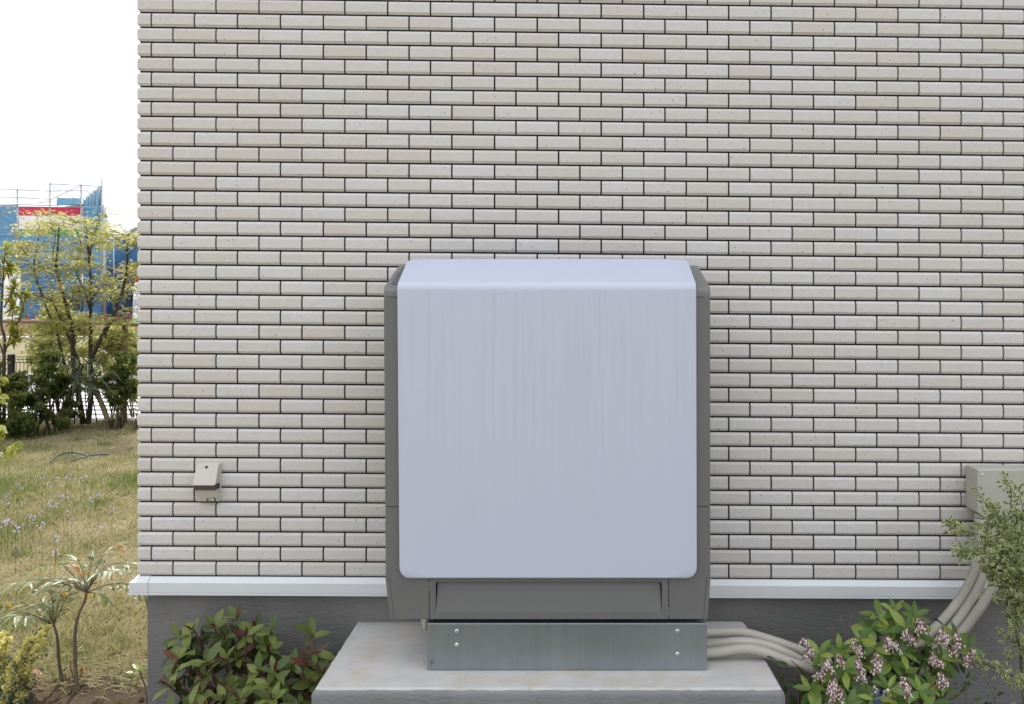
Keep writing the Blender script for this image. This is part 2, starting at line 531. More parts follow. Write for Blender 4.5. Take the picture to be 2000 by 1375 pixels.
# tile profile: (proud, height above the course line)
PROF = [(0.0, .0062), (.0062, .0062), (.0100, .0122), (.0086, .0131), (.0110, .0139), (.0110, .0472), (.0054, .0561), (0.0, .0561)]
def brick_arrays(x0, x1):
    """One flat tile from x0 to x1 along the wall."""
    V = []
    for (x, cut) in ((x0, .0009), (x0 + .0009, 0), (x1 - .0009, 0), (x1, .0009)):
        for (d, z) in PROF: V.append((x, -max(0, d - cut), z - SL * x))
    n = len(PROF); Q = []
    for i in range(3):
        for j in range(n - 1): Q.append((i * n + j, (i + 1) * n + j, (i + 1) * n + j + 1, i * n + j + 1))
    T = [t for q in Q for t in ((q[0], q[1], q[2]), (q[0], q[2], q[3]))]
    T += [(0, j + 1, j) if False else (0, j, j + 1) for j in range(1, n - 1)][::1]
    o = 3 * n
    T += [(o, o + j + 1, o + j) for j in range(1, n - 1)]
    return np.array(V), np.array(T)
def corner_arrays(xe, side, prof=PROF, xc=XC, cutv=.0009):
    """A tile that turns the corner: from the joint xe along the front, round to `side` metres back."""
    V = []
    n = len(prof)
    for d, z in prof: V.append((xc - max(0, d - cutv), side, z - SL * xc))
    for d, z in prof: V.append((xc - d, side - .0016, z - SL * xc))
    for d, z in prof: V.append((xc - d, -d, z - SL * xc))
    for d, z in prof: V.append((xe - .0016, -d, z - SL * xe))
    for d, z in prof: V.append((xe, -max(0, d - cutv), z - SL * xe))
    T = []
    for i in range(4):
        for j in range(n - 1):
            a = i * n + j; c = a + n
            T += [(a, c, c + 1), (a, c + 1, a + 1)]
    o = 4 * n
    T += [(0, j, j + 1) for j in range(1, n - 1)] + [(o, o + j + 1, o + j) for j in range(1, n - 1)]
    return np.array(V), np.array(T)
GAP = .0031
ROWS = 52
cands, rest = [], []
for r in range(ROWS):
    zr = ZC - J + r * PITCH
    first = -1.4874 if r % 2 == 0 else -1.5692
    # the corner tile
    cands.append(('c', r % 2, 0.0, zr, XC - .011, first, r))
    x = first
    while x < 4.6:
        x1 = min(x + L, 4.6)
        if x1 - x > .03:
            (cands if x1 - x > L - .001 else rest).append(('b', 0 if x1 - x > L - .001 else 2, x, zr, x, x1, r))
        x = x1
def seen(c):
    _, _, _, zr, xa, xb, r = c
    vis = True
    out = []
    for x in (xa, xb):
        for z in (zr, zr + PITCH):
            X = x; Y = 3.05 + x * YAW; Z = z - SL * x
            u = CU + F * X / Y; v = CV - F * (Z - CZ) / Y
            out.append((u, v))
    us = [o[0] for o in out]; vs = [o[1] for o in out]
    if min(us) < 0 or max(us) > 2000 or min(vs) < 0 or max(vs) > 1375: return 0
    if max(us) > 745 and min(us) < 1392 and max(vs) > 500: return 0
    if max(us) > 1850 and max(vs) > 900: return 0
    if max(us) > 376 and min(us) < 434 and max(vs) > 904 and min(vs) < 980: return 0
    return (max(us) - min(us)) * (max(vs) - min(vs))
scored = sorted(cands, key=lambda c: -seen(c))
single = [c for c in scored[:300] if seen(c) > 0]
others = [c for c in scored if c not in single] + rest
base_meshes = {}
def brick_mesh(kind, var):
    if (kind, var) not in base_meshes:
        V, T = brick_arrays(GAP, L - GAP) if kind == 'b' else corner_arrays((-1.4874 if var == 0 else -1.5692) - GAP, .134 if var == 1 else .0523)
        me = bpy.data.meshes.new('brick')
        me.from_pydata(V.tolist(), [], T.tolist()); me.materials.append(M['brick'])
        me.polygons.foreach_set('use_smooth', [False] * len(T))
        base_meshes[(kind, var)] = me
    return base_meshes[(kind, var)]
for c in single:
    o = bpy.data.objects.new('brick', brick_mesh(c[0], c[1]))
    COL.objects.link(o); o.parent = wall
    x = c[2]
    o.location = (x, 0, c[3] - SL * x)
bV, bT, nb = [], [], 0
def put(V, T):
    global nb
    bV.append(V); bT.append(T + nb); nb += len(V)
for c in others:
    kind, var, x, zr, xa, xb, r = c
    if kind == 'c': V, T = corner_arrays((-1.4874 if var == 0 else -1.5692) - GAP, .134 if var == 1 else .0523)
    else:
        V, T = brick_arrays(GAP, (xb - xa) - GAP)
        V = V + np.array([x, 0, -SL * x])
    put(V + np.array([0, 0, zr]), T)
# tiles of the return wall round the corner
V0, T0 = brick_arrays(GAP, L - GAP)
for r in range(ROWS):
    zr = ZC - J + r * PITCH
    y = .0523 if r % 2 == 0 else .134
    while y < 5.0:
        W = np.stack([XC + V0[:, 1], y + L - V0[:, 0], V0[:, 2] + SL * V0[:, 0] - SL * XC + zr], 1)
        put(W, T0); y += L
tag(mesh_np('brickwork', np.concatenate(bV), np.concatenate(bT), M['brick'], wall, local=True), kind='stuff')

# white base flashing with its corner cap
FP = [(0, -.004), (.012, -.004), (.028, -.020), (.030, -.0215), (.030, -.058), (.0275, -.059), (.0275, -.0615), (.030, -.0625), (.030, -.068), (.004, -.070), (0, -.070)]
b = MB()
x0, x1 = -1.5705, 8.6
b.rings([[(x, -d, zc(x) + z) for d, z in FP] for x in (x0, x1)], 0, True, True, False)
b.build('base_flashing', M['trim'], house, local=True)
capP = [(0, -.002)] + [(d + .0018, z + .0012) for d, z in FP[1:-2]] + [(.004, -.072), (0, -.072)]
b = MB()
xe = -1.5715
rr = [[(XC - d, y, zc(XC) + z) for d, z in capP] for y in (.05,)] + [[(XC - d, -d, zc(XC) + z) for d, z in capP]] + [[(xe, -d, zc(xe) + z) for d, z in capP]]
b.rings(rr, 0, True, True, False)
b.build('flashing_cap', M['trim'], house, local=True)
b = MB()
b.rings([[(XC - d, y, zc(XC) + z) for d, z in FP] for y in (8.0, .0505)], 0, True, True, False)
b.build('side_flashing', M['trim'], house, local=True)

# ------------------------------------------------------------------ concrete slab
SZ = 0.3588
slab = thing('concrete_slab', (-.05, 2.8, 0), 'weathered concrete slab with rust stained top under the grey cabinet', 'slab')
sx0, sx1, sy0, sy1 = -.80, .705, 2.531, 3.072
b = MB()
def slab_ring(k, z, jit):
    pts = []
    def edge(a, c, n):
        for i in range(n):
            t = i / n
            pts.append((a[0] + (c[0] - a[0]) * t + random.gauss(0, jit), a[1] + (c[1] - a[1]) * t + random.gauss(0, jit), z + random.gauss(0, jit * .4)))
    A, B, C, D = (sx0 + k, sy0 + k), (sx1 - k, sy0 + k), (sx1 - k, sy1), (sx0 + k, sy1)
    edge(A, B, 60); edge(B, C, 24); edge(C, D, 60); edge(D, A, 24)
    return pts
b.rings([slab_ring(0, -.12, 0), slab_ring(0, SZ - .030, .0002), slab_ring(.0005, SZ - .020, .0004), slab_ring(.003, SZ - .011, .0005), slab_ring(.010, SZ - .005, .0006)], 0, True, True, True)
b.build('slab_body', M['slabside'], slab)
b = MB()
b.rings([slab_ring(.0085, SZ - .007, .0005), slab_ring(.0105, SZ - .001, .0006), slab_ring(.015, SZ, .0004)], 0, False, True, True)
b.build('top_screed', M['slab'], slab)

# ------------------------------------------------------------------ steel base
steel = thing('steel_base', (0, 2.8, SZ), 'low galvanised steel plinth with four dome screws on the concrete slab', 'plinth')
bx0, bx1, by, bt = -.455, .4805, 2.661, .518
b = MB()
b.prism([(by, SZ + .003), (by, bt - .004), (by + .0012, bt - .0012), (by + .004, bt), (by + .055, bt), (by + .055, bt - .003), (by + .004, bt - .004), (by + .003, SZ + .003)], bx0, bx1, 0, .0015)
b.build('front_plate', M['steel'], steel)
b = MB(); b.box(bx0 + .001, bx0 + .004, by + .006, 2.93, SZ + .001, bt - .005); b.build('side_plate', M['steel'], steel)
b = MB(); b.box(bx1 - .05, bx1 - .002, by + .058, 2.93, bt - .004, bt - .0005); b.box(bx0 + .005, bx0 + .06, by + .058, 2.93, bt - .004, bt - .0005); b.build('top_flange', M['steel'], steel)
b = MB(); b.box(bx0 + .006, bx1 - .06, 2.925, 2.93, SZ + .001, bt - .006); b.build('rear_plate', M['steel'], steel)
for (u, v) in ((892, 1232), (892, 1259), (1323, 1232), (1323, 1277)):
    p = P(u, v, by)
    b = MB(); b.disc_head((p.x, by + .0005, p.z), .0068, .005, m=0, seg=16)
    b.tube([(p.x, by - .0044, p.z), (p.x, by - .0054, p.z)], .0020, 6, 1)
    b.build('screw', [M['screw'], M['dark']], steel)
def text_mesh(name, s, size, loc, rot, mat, parent, ext=.0004, align='CENTER'):
    cu = bpy.data.curves.new(name, 'FONT'); cu.body = s; cu.size = size; cu.extrude = ext; cu.align_x = align; cu.align_y = 'CENTER'
    tmp = bpy.data.objects.new('tmp', cu); COL.objects.link(tmp)
    bpy.context.view_layer.update()
    me = bpy.data.meshes.new_from_object(tmp.evaluated_get(bpy.context.evaluated_depsgraph_get()))
    bpy.data.objects.remove(tmp)
    me.materials.clear(); me.materials.append(mat); me.name = name
    o = bpy.data.objects.new(name, me); COL.objects.link(o)
    o.parent = parent; o.location = Vector(loc) - origin(parent); o.rotation_euler = rot
    return o
M['engrave'] = plain('engraved_letter', (.10, .11, .115), .6)
p = P(844, 1296, by); text_mesh('letter', 'F', .033, (p.x, by - .0007, p.z), (math.pi / 2, 0, 0), M['engrave'], steel)
# rubber feet and the drain below the cabinet
for (x, y) in ((-.36, 2.70), (.385, 2.70), (-.36, 2.88), (.385, 2.88)):
    b = MB(); b.tube([(x, y, bt - .0005), (x, y, .5375)], .016, 12); b.build('mounting_foot', M['dark'], steel)

# ------------------------------------------------------------------ outdoor cabinet
UY = 2.645
unit = thing('outdoor_cabinet', (-.05, 2.8, bt + .02), 'tall grey cabinet with a curved white front cover on the steel plinth', 'cabinet')
def XL(z):
    pts = [(.537, P(762, 0, UY).x), (.6755, P(752.5, 0, UY).x), (1.607, P(749, 0, UY).x), (2, P(749, 0, UY).x)]
    for (a, xa), (c, xb) in zip(pts, pts[1:]):
        if z <= c: return xa + (xb - xa) * (z - a) / (c - a)
def XR(z):
    pts = [(.537, P(1382, 0, UY).x), (.6755, P(1388, 0, UY).x), (1.607, P(1387.5, 0, UY).x), (2, P(1387.5, 0, UY).x)]
    for (a, xa), (c, xb) in zip(pts, pts[1:]):
        if z <= c: return xa + (xb - xa) * (z - a) / (c - a)
ZB, ZK, ZS, ZT = .5375, .6755, .9095, 1.607
def hring(z, dx=0, dy=0, c=.006, l=None, r=None, yb=2.93):
    l = XL(z) + dx if l is None else l; r = XR(z) - dx if r is None else r
    y0 = UY + dy; y1 = yb - dy
    return [(l + c, y0, z), (r - c, y0, z), (r - c * .3, y0 + c * .3, z), (r, y0 + c, z), (r, y1, z), (l, y1, z), (l, y0 + c, z), (l + c * .3, y0 + c * .3, z)]
def hblock(name, zs, mat=None, **kw):
    b = MB()
    e = .0012
    rs = ([hring(zs[0], **kw)] if name == 'middle_casing' else [hring(zs[0], dx=e, dy=e, **kw), hring(zs[0] + e, **kw)]) + [hring(z, **kw) for z in zs[1:-1]] + [hring(zs[-1] - e, **kw), hring(zs[-1], dx=e, dy=e, **kw)]
    if 'l' in kw:
        pass
    b.rings(rs, 0, True, True, False)
    return b.build(name, mat or M['casing'], unit)
hblock('upper_casing', [ZS + .0012, ZT - .001])
hblock('middle_casing', [ZK, ZS - .0012])
b = MB(); b.rings([hring(z, dx=.012, dy=.034) for z in (ZB + .006, ZK, ZT + .02)], 0); b.build('seam_shade_core', M['dark'], unit)  # black core added inside so the casing seams look shaded
# lower skirt: side strips, two end blocks and the flap panel between
pl, pr = P(838.5, 0, UY).x, P(1306, 0, UY).x
def strip(name, fl, fr, mat=None):
    b = MB(); rs = []
    e = .0009; zk = ZK if 'block' in name else ZK - .0012
    for z, k in ((ZB, e), (ZB + e, 0), (zk - e, 0), (zk, 0 if 'block' in name else e)):
        l, r = fl(z), fr(z)
        rs.append([(l + e, UY + k, z), (r - e, UY + k, z), (r, UY + e + k, z), (r, 2.93, z), (l, 2.93, z), (l, UY + e + k, z)])
    b.rings(rs, 0, True, True, False)
    return b.build(name, mat or M['casing'], unit)
sw = .0135
strip('skirt_side', lambda z: XL(z), lambda z: XL(z) + sw - .0005)
strip('skirt_side', lambda z: XR(z) - sw + .0005, lambda z: XR(z))
strip('skirt_block', lambda z: XL(z) + sw + .0003, lambda z: pl - .0012)
strip('skirt_block', lambda z: pr + .0012, lambda z: XR(z) - sw - .0003)
# flap panel: frame with an opening, flap hinged at its foot so the gap narrows downwards
fx0, fx1 = P(851, 0, UY).x, P(1292.5, 0, UY).x
fz0, fz1 = P(0, 1196.5, UY).z, P(0, 1136, UY).z
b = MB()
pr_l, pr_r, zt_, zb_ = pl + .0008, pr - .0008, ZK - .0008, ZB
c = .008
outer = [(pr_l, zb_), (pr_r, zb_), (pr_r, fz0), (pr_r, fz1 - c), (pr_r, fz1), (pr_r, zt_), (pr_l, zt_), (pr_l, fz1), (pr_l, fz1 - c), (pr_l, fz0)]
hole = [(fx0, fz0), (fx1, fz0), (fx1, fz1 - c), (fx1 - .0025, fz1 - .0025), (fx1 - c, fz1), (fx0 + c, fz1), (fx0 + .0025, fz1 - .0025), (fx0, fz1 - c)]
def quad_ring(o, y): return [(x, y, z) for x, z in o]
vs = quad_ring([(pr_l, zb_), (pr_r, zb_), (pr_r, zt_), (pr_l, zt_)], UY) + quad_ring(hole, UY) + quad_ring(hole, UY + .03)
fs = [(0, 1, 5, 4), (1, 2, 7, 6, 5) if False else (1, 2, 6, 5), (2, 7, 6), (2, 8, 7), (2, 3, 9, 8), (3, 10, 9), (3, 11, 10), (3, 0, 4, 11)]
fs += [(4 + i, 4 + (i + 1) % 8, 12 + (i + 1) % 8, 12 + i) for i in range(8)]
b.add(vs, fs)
b.m[-8:] = [1] * 8  # recess walls coloured black, standing in for the slit's deep shade
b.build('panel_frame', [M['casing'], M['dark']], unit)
b = MB()
fl = [(fx0 + .0002, fz0), (fx1 - .0002, fz0), (fx1 - .0042, fz1 - c), (fx1 - .0068, fz1 - .0062), (fx1 - c - .001, fz1 - .0042), (fx0 + c + .001, fz1 - .0042), (fx0 + .0068, fz1 - .0062), (fx0 + .0042, fz1 - c)]
def ty(z): return UY + .0003 + .015 * (z - fz0) / (fz1 - fz0)
b.add([(x, ty(z), z) for x, z in fl] + [(x, ty(z) + .006, z) for x, z in fl], [tuple(range(8))] + [(i, i + 8, (i + 1) % 8 + 8, (i + 1) % 8) for i in range(8)])
b.build('flap', M['casing'], unit)
for (u, v, s) in ((842, 1145, 1), (1302, 1195, -1)):
    q = P(u, v, UY)
    b = MB()
    n = 14; w, h = .0082, .0165
    def rr_(k, y): 
        return [(q.x + math.copysign(abs(math.cos(a)) ** .5, math.cos(a)) * (w - k), y, q.z + math.copysign(abs(math.sin(a)) ** .5, math.sin(a)) * (h - k)) for a in [2 * math.pi * i / n for i in range(n)]]
    b.rings([rr_(0, UY + .002), rr_(0, UY - .0004), rr_(.001, UY - .0012)], 0, False, True, False)
    b.build('latch', M['casing'], unit)
# top cap
CP = [(UY, ZT + .001), (UY, 1.621)]
for k in range(1, 7):
    a = math.radians(70) * k / 6
    CP.append((UY + .026 * (1 - math.cos(a)), 1.621 + .024 * math.sin(a)))
CP += [(2.900, 1.7235), (2.912, 1.721), (2.93, 1.70), (2.93, ZT + .001)]
b = MB(); b.prism(CP, XL(1.62), XR(1.62), 0, .005); cap = b.build('top_cap', M['cap'], unit)
# vent grille in the cap's left shoulder
def cap_z(y): return 1.6436 + (1.7235 - 1.6436) * (y - (UY + .0171)) / (2.900 - (UY + .0171))
gl, gr, gy0, gy1 = XL(1.62) + .017, -.53, 2.678, 2.885
b = MB()
ang = math.atan2(1.7235 - 1.6436, 2.900 - UY - .0171)
b.add([(gl, gy0, cap_z(gy0) + .0006), (gr, gy0, cap_z(gy0) + .0006), (gr, gy1, cap_z(gy1) + .0006), (gl, gy1, cap_z(gy1) + .0006)], [(0, 1, 2, 3)], 0)
n = 30
for k in range(n):
    y = gy0 + (gy1 - gy0) * (k + .2) / n; y2 = y + (gy1 - gy0) / n * .55
    b.add([(gl, y, cap_z(y) + .0008), (gr, y, cap_z(y) + .0008), (gr, y2, cap_z(y2) + .0024), (gl, y2, cap_z(y2) + .0024), (gl, y2 + .001, cap_z(y2) + .0008), (gr, y2 + .001, cap_z(y2) + .0008)],
          [(0, 1, 2, 3), (3, 2, 5, 4)], 1)
tag(b.build('vent_grille', [M['dark'], M['grille']], unit), kind='stuff')
# white cover: a bent sheet with rounded corners
PY = 2.630
prof = []
for k in range(40): prof.append((PY, .677 + (1.629 - .677) * k / 39))
R_ = .034; END = math.radians(63.5)
for k in range(1, 17):
    a = END * k / 16
    prof.append((PY + R_ * (1 - math.cos(a)), 1.629 + R_ * math.sin(a)))
ys, zs = prof[-1]
for k in range(1, 15):
    t = k / 14
    prof.append((ys + (2.820 - ys) * t, zs + (1.744 - zs) * t))
arc = [0]
for p0, p1 in zip(prof, prof[1:]): arc.append(arc[-1] + math.hypot(p1[0] - p0[0], p1[1] - p0[1]))
TOT = arc[-1]
def prof_at(s):
    s = min(max(s, 0), TOT)
    for i in range(len(arc) - 1):
        if s <= arc[i + 1] + 1e-9:
            t = (s - arc[i]) / (arc[i + 1] - arc[i])
            y = prof[i][0] + (prof[i + 1][0] - prof[i][0]) * t; z = prof[i][1] + (prof[i + 1][1] - prof[i][1]) * t
            dy, dz = prof[i + 1][0] - prof[i][0], prof[i + 1][1] - prof[i][1]; l = math.hypot(dy, dz)
            return y, z, -dz / l, dy / l
RB, RT = .036, .034
def cover_half_cut(s):
    if s < RB: return RB - math.sqrt(max(0, RB * RB - (RB - s) ** 2))
    if s > TOT - RT: 
        q = s - (TOT - RT); return RT - math.sqrt(max(0, RT * RT - q * q))
    return 0
rows = sorted(set([round(RB * (1 - math.cos(math.pi / 2 * k / 14)), 5) for k in range(15)] + [round(RB + (TOT - RB - RT) * k / 60, 5) for k in range(61)] + [round(a, 5) for a in arc if RB < a < TOT - RT] + [round(TOT - RT * (1 - math.sin(math.pi / 2 * k / 10)), 5) for k in range(11)]))
def cover_x(z):
    t = (z - .677) / (1.744 - .677)
    return (P(780, 0, PY).x * (1 - t) + P(775, 0, PY).x * t, P(1361.5, 0, PY).x * (1 - t) + P(1360, 0, PY).x * t)
b = MB(); TH = .012; e = .0035
front, back = [], []
NX = 14
for s in rows:
    y, z, ny, nz = prof_at(s)
    l, r = cover_x(z); cut = cover_half_cut(s)
    l += cut; r -= cut
    rowf = []
    edge_s = min(1, min(s, TOT - s) / e)          # rolled top and bottom edges
    for (x, drop) in [(l, e), (l + e * .3, e * .3), (l + e, 0)] + [(l + e + (r - l - 2 * e) * k / NX, 0) for k in range(1, NX)] + [(r - e, 0), (r - e * .3, e * .3), (r, e)]:
        d = max(drop, (1 - edge_s) * e)
        rowf.append((x, y - ny * d, z - nz * d))
    front.append(rowf)
    back.append([(x, y - ny * TH, z - nz * TH) for (x, _, _) in rowf])
n = len(front[0])
vs = [p for r in front for p in r] + [p for r in back for p in r]
nr = len(front); fs = []
for i in range(nr - 1):
    for j in range(n - 1):
        a = i * n + j
        fs.append((a, a + 1, a + n + 1, a + n))
        c_ = nr * n + a
        fs.append((c_, c_ + n, c_ + n + 1, c_ + 1))
for i in range(nr - 1):
    a = i * n; c_ = nr * n + i * n
    fs.append((a, a + n, c_ + n, c_)); a += n - 1; c_ += n - 1
    fs.append((a, c_, c_ + n, a + n))
for j in range(n - 1):
    a = j; c_ = nr * n + j
    fs.append((a, c_, c_ + 1, a + 1)); a = (nr - 1) * n + j; c_ = nr * n + a
    fs.append((a, a + 1, c_ + 1, c_))
b.add(vs, fs, 0, True)
cover = b.build('front_cover', M['cover'], unit)
cover['label'] = 'smooth white front cover with faint rain streaks'
# drain stub and bolt heads under the left end
b = MB()
q = P(827, 1212, 2.68)
b.tube([(q.x, 2.68, ZB + .002), (q.x + .003, 2.68, ZB - .02), (q.x + .006, 2.68, ZB - .05)], [.014, .011, .006], 10)
b.build('drain_stub', M['boxpaint'], unit)
for u in (815, 822):
    q = P(u, 1210, 2.67); b = MB(); b.tube([(q.x, 2.67, ZB + .001), (q.x, 2.67, ZB - .007)], .006, 8); b.build('bolt', M['boxpaint'], unit)

# ------------------------------------------------------------------ wall socket
q = P(405, 940, 3.035)
sock = thing('wall_socket', (P(408, 0, 3.035).x, 3.036, P(0, 979, 3.035).z), 'small beige hooded outdoor socket on the brick tiles left of the cabinet', 'socket')
Yw = 3.033
sxl, sxr = P(386.5, 0, Yw).x, P(431.5, 0, Yw).x
zt, zm, zl, zb = P(0, 906, 3.02).z, P(0, 947.5, 2.99).z, P(0, 957.5, 2.99).z, P(0, 979, 3.03).z
b = MB(); b.box(sxl + .001, sxr + .001, Yw - .006, Yw + .006, zb, zt + .002, 0, .003); b.build('backplate', M['socket'], sock)
b = MB()
hp = [(Yw - .004, zt), (Yw - .012, zt), (Yw - .016, zt - .003), (Yw - .046, zm + .004), (Yw - .047, zm), (Yw - .004, zm)]
b.prism(hp, sxl + .002, sxr - .002, 0, .004); b.build('hood', M['socket'], sock)
b = MB(); b.box(sxl + .003, sxr - .001, Yw - .0455, Yw - .004, zl, zm - .0012, 0, .002); b.build('skirt', M['skirt'], sock)
b = MB()
b.prism([(Yw - .006, zl), (Yw - .036, zl - .001), (Yw - .016, zb + .003), (Yw - .006, zb + .003)], sxl + .004, sxr - .002, 0, .002); b.build('lower_body', M['socket'], sock)
cx = (sxl + sxr) / 2
b = MB(); h = P(404, 912, 3.015); b.tube([(h.x, Yw - .0225 + .006, h.z), (h.x, Yw - .0235, h.z)], .0042, 12); b.build('screw_hole', M['dark'], sock)
b = MB(); b.box(cx + .020, cx + .032, Yw - .0285, Yw - .018, zb + .006, zb + .018, 0); b.box(cx + .021, cx + .0305, Yw - .0295, Yw - .018, zb + .0075, zb + .0165, 1); b.build('latch', [M['skirt'], M['socket']], sock)
b = MB(); b.box(cx + .001, cx + .0025, Yw - .025, Yw - .015, zb + .004, zb + .014, 0); b.tube([(cx + .004, Yw - .025, zb + .014), (cx + .004, Yw - .028, zb + .014)], .003, 8); b.build('key_slot', M['grille'], sock)

# ------------------------------------------------------------------ junction box and conduits
jb = thing('junction_box', (P(1990, 0, 3.0).x, 3.03, P(0, 1010, 2.97).z), 'beige junction box on the tiled wall above the bent conduits', 'junction box')
jy0, jy1 = 2.965, 3.055
jl, jr = P(1889, 0, 3.045).x, P(1889, 0, 3.045).x + .36
jt, jbm = P(0, 914, 3.0).z, P(0, 1005, 3.0).z
b = MB()
def jring(y, k, kl=0):
    ch = .022
    return [(jl + k + kl, y, jt - k), (jr - k, y, jt - k), (jr - k, y, jbm + k), (jl + k + kl + ch, y, jbm + k), (jl + k + kl, y, jbm + k + ch * .8)]
b.rings([jring(jy1, 0), jring(jy0 + .012, 0)], 0, True, True, False)
b.build('box_body', M['boxpaint'], jb)
b = MB(); b.rings([jring(jy0 + .0115, -.0015), jring(jy0 + .003, -.0015), jring(jy0, .002)], 0, True, True, False); b.build('lid', M['boxpaint'], jb)
s = P(1918, 927, jy0); b = MB(); b.disc_head((s.x, jy0, s.z), .005, .004, seg=10); b.build('screw', M['screw'], jb)
for k, u in enumerate((1915, 1938, 1962)):
    a = P(u, 1012, 2.995); b = MB()
    b.tube([(a.x, 2.995, jbm + .004), (a.x, 2.995, jbm - .012)], .0205, 16); b.tube([(a.x, 2.995, jbm - .0125), (a.x, 2.995, jbm - .034)], [.0225, .0215], 16)
    b.build('conduit_socket', M['boxpaint'], jb)
def conduit(pts, label, r=.0182):
    path = smooth_path([P(u, v, y) for u, v, y in pts], 60)
    ln = sum((q - p).length for p, q in zip(path, path[1:]))
    n = int(ln / .0021)
    path = smooth_path([P(u, v, y) for u, v, y in pts], n)
    b = MB()
    b.tube(path, [r if k % 2 == 0 else r * .89 for k in range(len(path))], 14, 0)
    o = b.build('conduit', M['conduit'], None, top=True)
    return tag(o, label, 'conduit', 'beige corrugated conduits from plinth to junction box')
conduit([(1345, 1237, 2.86), (1400, 1236, 2.86), (1450, 1236, 2.86), (1500, 1249, 2.87), (1545, 1264, 2.87), (1590, 1282, 2.87), (1650, 1302, 2.88), (1720, 1303, 2.89), (1785, 1268, 2.90), (1822, 1232, 2.91), (1850, 1203, 2.93), (1877, 1168, 2.95), (1895, 1135, 2.96), (1906, 1105, 2.97), (1913, 1065, 2.985), (1915, 1022, 2.995)],
        'beige conduit lying at the back on the slab and first in reaching the box')
conduit([(1345, 1264, 2.795), (1400, 1258, 2.79), (1450, 1254, 2.785), (1500, 1262, 2.79), (1545, 1281, 2.80), (1590, 1304, 2.81), (1650, 1322, 2.82), (1730, 1322, 2.84), (1800, 1285, 2.86), (1838, 1250, 2.88), (1870, 1213, 2.90), (1894, 1178, 2.93), (1912, 1145, 2.945), (1924, 1110, 2.96), (1933, 1065, 2.985), (1938, 1022, 2.995)],
        'beige conduit between the other two where they cross the slab edge')
conduit([(1345, 1279, 2.735), (1400, 1273, 2.735), (1450, 1267, 2.735), (1490, 1273, 2.735), (1530, 1289, 2.74), (1575, 1304, 2.75), (1650, 1326, 2.76), (1740, 1335, 2.79), (1815, 1298, 2.83), (1858, 1256, 2.85), (1884, 1228, 2.87), (1904, 1202, 2.89), (1925, 1170, 2.92), (1942, 1135, 2.94), (1952, 1090, 2.97), (1962, 1022, 2.995)],
        'rust stained beige conduit lying lowest at the front edge of the slab')
q = P(1834, 1217, 2.92); d = (P(1850, 1203, 2.93) - P(1822, 1232, 2.91)).normalized()
b = MB(); b.tube([q - d * .0022, q + d * .0022], .0192, 14); tag(b.build('cable_tie', M['tie'], None, top=True), 'black cable tie round the upper beige conduit', 'cable tie')

# ------------------------------------------------------------------ leafy shrubs near the house
def leaf_mesh(name, mat, **kw):
    v, t = leaf_template(**kw)
    me = bpy.data.meshes.new(name); me.from_pydata(v.tolist(), [], t.tolist()); me.materials.append(mat)
    me.polygons.foreach_set('use_smooth', [True] * len(me.polygons))
    return me
def place(name, me, parent, pos, d, nrm, s):
    o = bpy.data.objects.new(name, me); COL.objects.link(o); o.parent = parent
    R = frames(np.array([d]), np.array([nrm]))[0]
    m = Matrix([[R[i][j] * s[j] for j in range(3)] + [pos[i] - origin(parent)[i]] for i in range(3)] + [[0, 0, 0, 1]])
    o.matrix_basis = m
    return o
def rv(): 
    v = Vector((random.gauss(0, 1), random.gauss(0, 1), random.gauss(0, 1)))
    return v.normalized()

# materials of leaves
M['lgreen'] = leaf_mat('broad_leaf', [(0, (.065, .095, .025)), (.5, (.12, .165, .04)), (1, (.20, .24, .06))], 'obj', .25, .4)
M['lbronze'] = leaf_mat('bronze_leaf', [(0, (.075, .05, .03)), (.5, (.11, .075, .04)), (1, (.12, .10, .045))], 'obj', .25, .4)
M['lred'] = leaf_mat('red_leaf', [(0, (.085, .02, .025)), (.6, (.13, .035, .03)), (1, (.17, .06, .03))], 'obj', .3, .4)
M['lorange'] = leaf_mat('orange_leaf', [(0, (.35, .09, .02)), (1, (.42, .17, .03))], 'obj', .4, .5)
M['ldark'] = leaf_mat('inner_leaf', [(0, (.02, .04, .014)), (.6, (.045, .075, .022)), (1, (.08, .08, .03))], 'attr', .2, .45)  # filler leaves coloured darker to stand for shade inside the shrubs
M['pgreen'] = leaf_mat('glossy_leaf', [(0, (.06, .12, .025)), (.45, (.12, .19, .04)), (1, (.26, .33, .06))], 'obj', .22, .3)

def interp(pts, x):
    if x <= pts[0][0]: return pts[0][1]
    for (a, p), (c, q) in zip(pts, pts[1:]):
        if x <= c: return p + (q - p) * (x - a) / (c - a)
    return pts[-1][1]

# --- left bush
lb = thing('broadleaf_shrub', (P(475, 0, 2.85).x, 2.85, 0.0), 'low broadleaf shrub with green and dark red leaves against the grey foundation', 'shrub')
LTOP = [(310, 1320), (325, 1250), (350, 1215), (400, 1212), (440, 1212), (463, 1196), (485, 1212), (520, 1220), (545, 1250), (575, 1262), (600, 1240), (614, 1222), (630, 1260), (645, 1300)]
g_m = [leaf_mesh('leaf', M['lgreen'], w=.38, droop=.16, tip=.8), leaf_mesh('leaf', M['lgreen'], w=.45, droop=.05, tip=.7), leaf_mesh('leaf', M['lgreen'], w=.41, droop=.32, tip=.8)]
b_m = leaf_mesh('leaf', M['lbronze'], w=.33, droop=.1); r_m = leaf_mesh('leaf', M['lred'], w=.25, droop=-.05, fold=.6); o_m = leaf_mesh('leaf', M['lorange'], w=.4)
ros = []
fixed = [(463, 1207), (378, 1234), (420, 1226), (352, 1248), (500, 1232), (528, 1238), (610, 1244), (346, 1290), (330, 1340), (570, 1300), (480, 1245), (395, 1265), (440, 1290), (525, 1270), (600, 1300), (440, 1340)]
for q in fixed: ros.append(q)
tries = 0
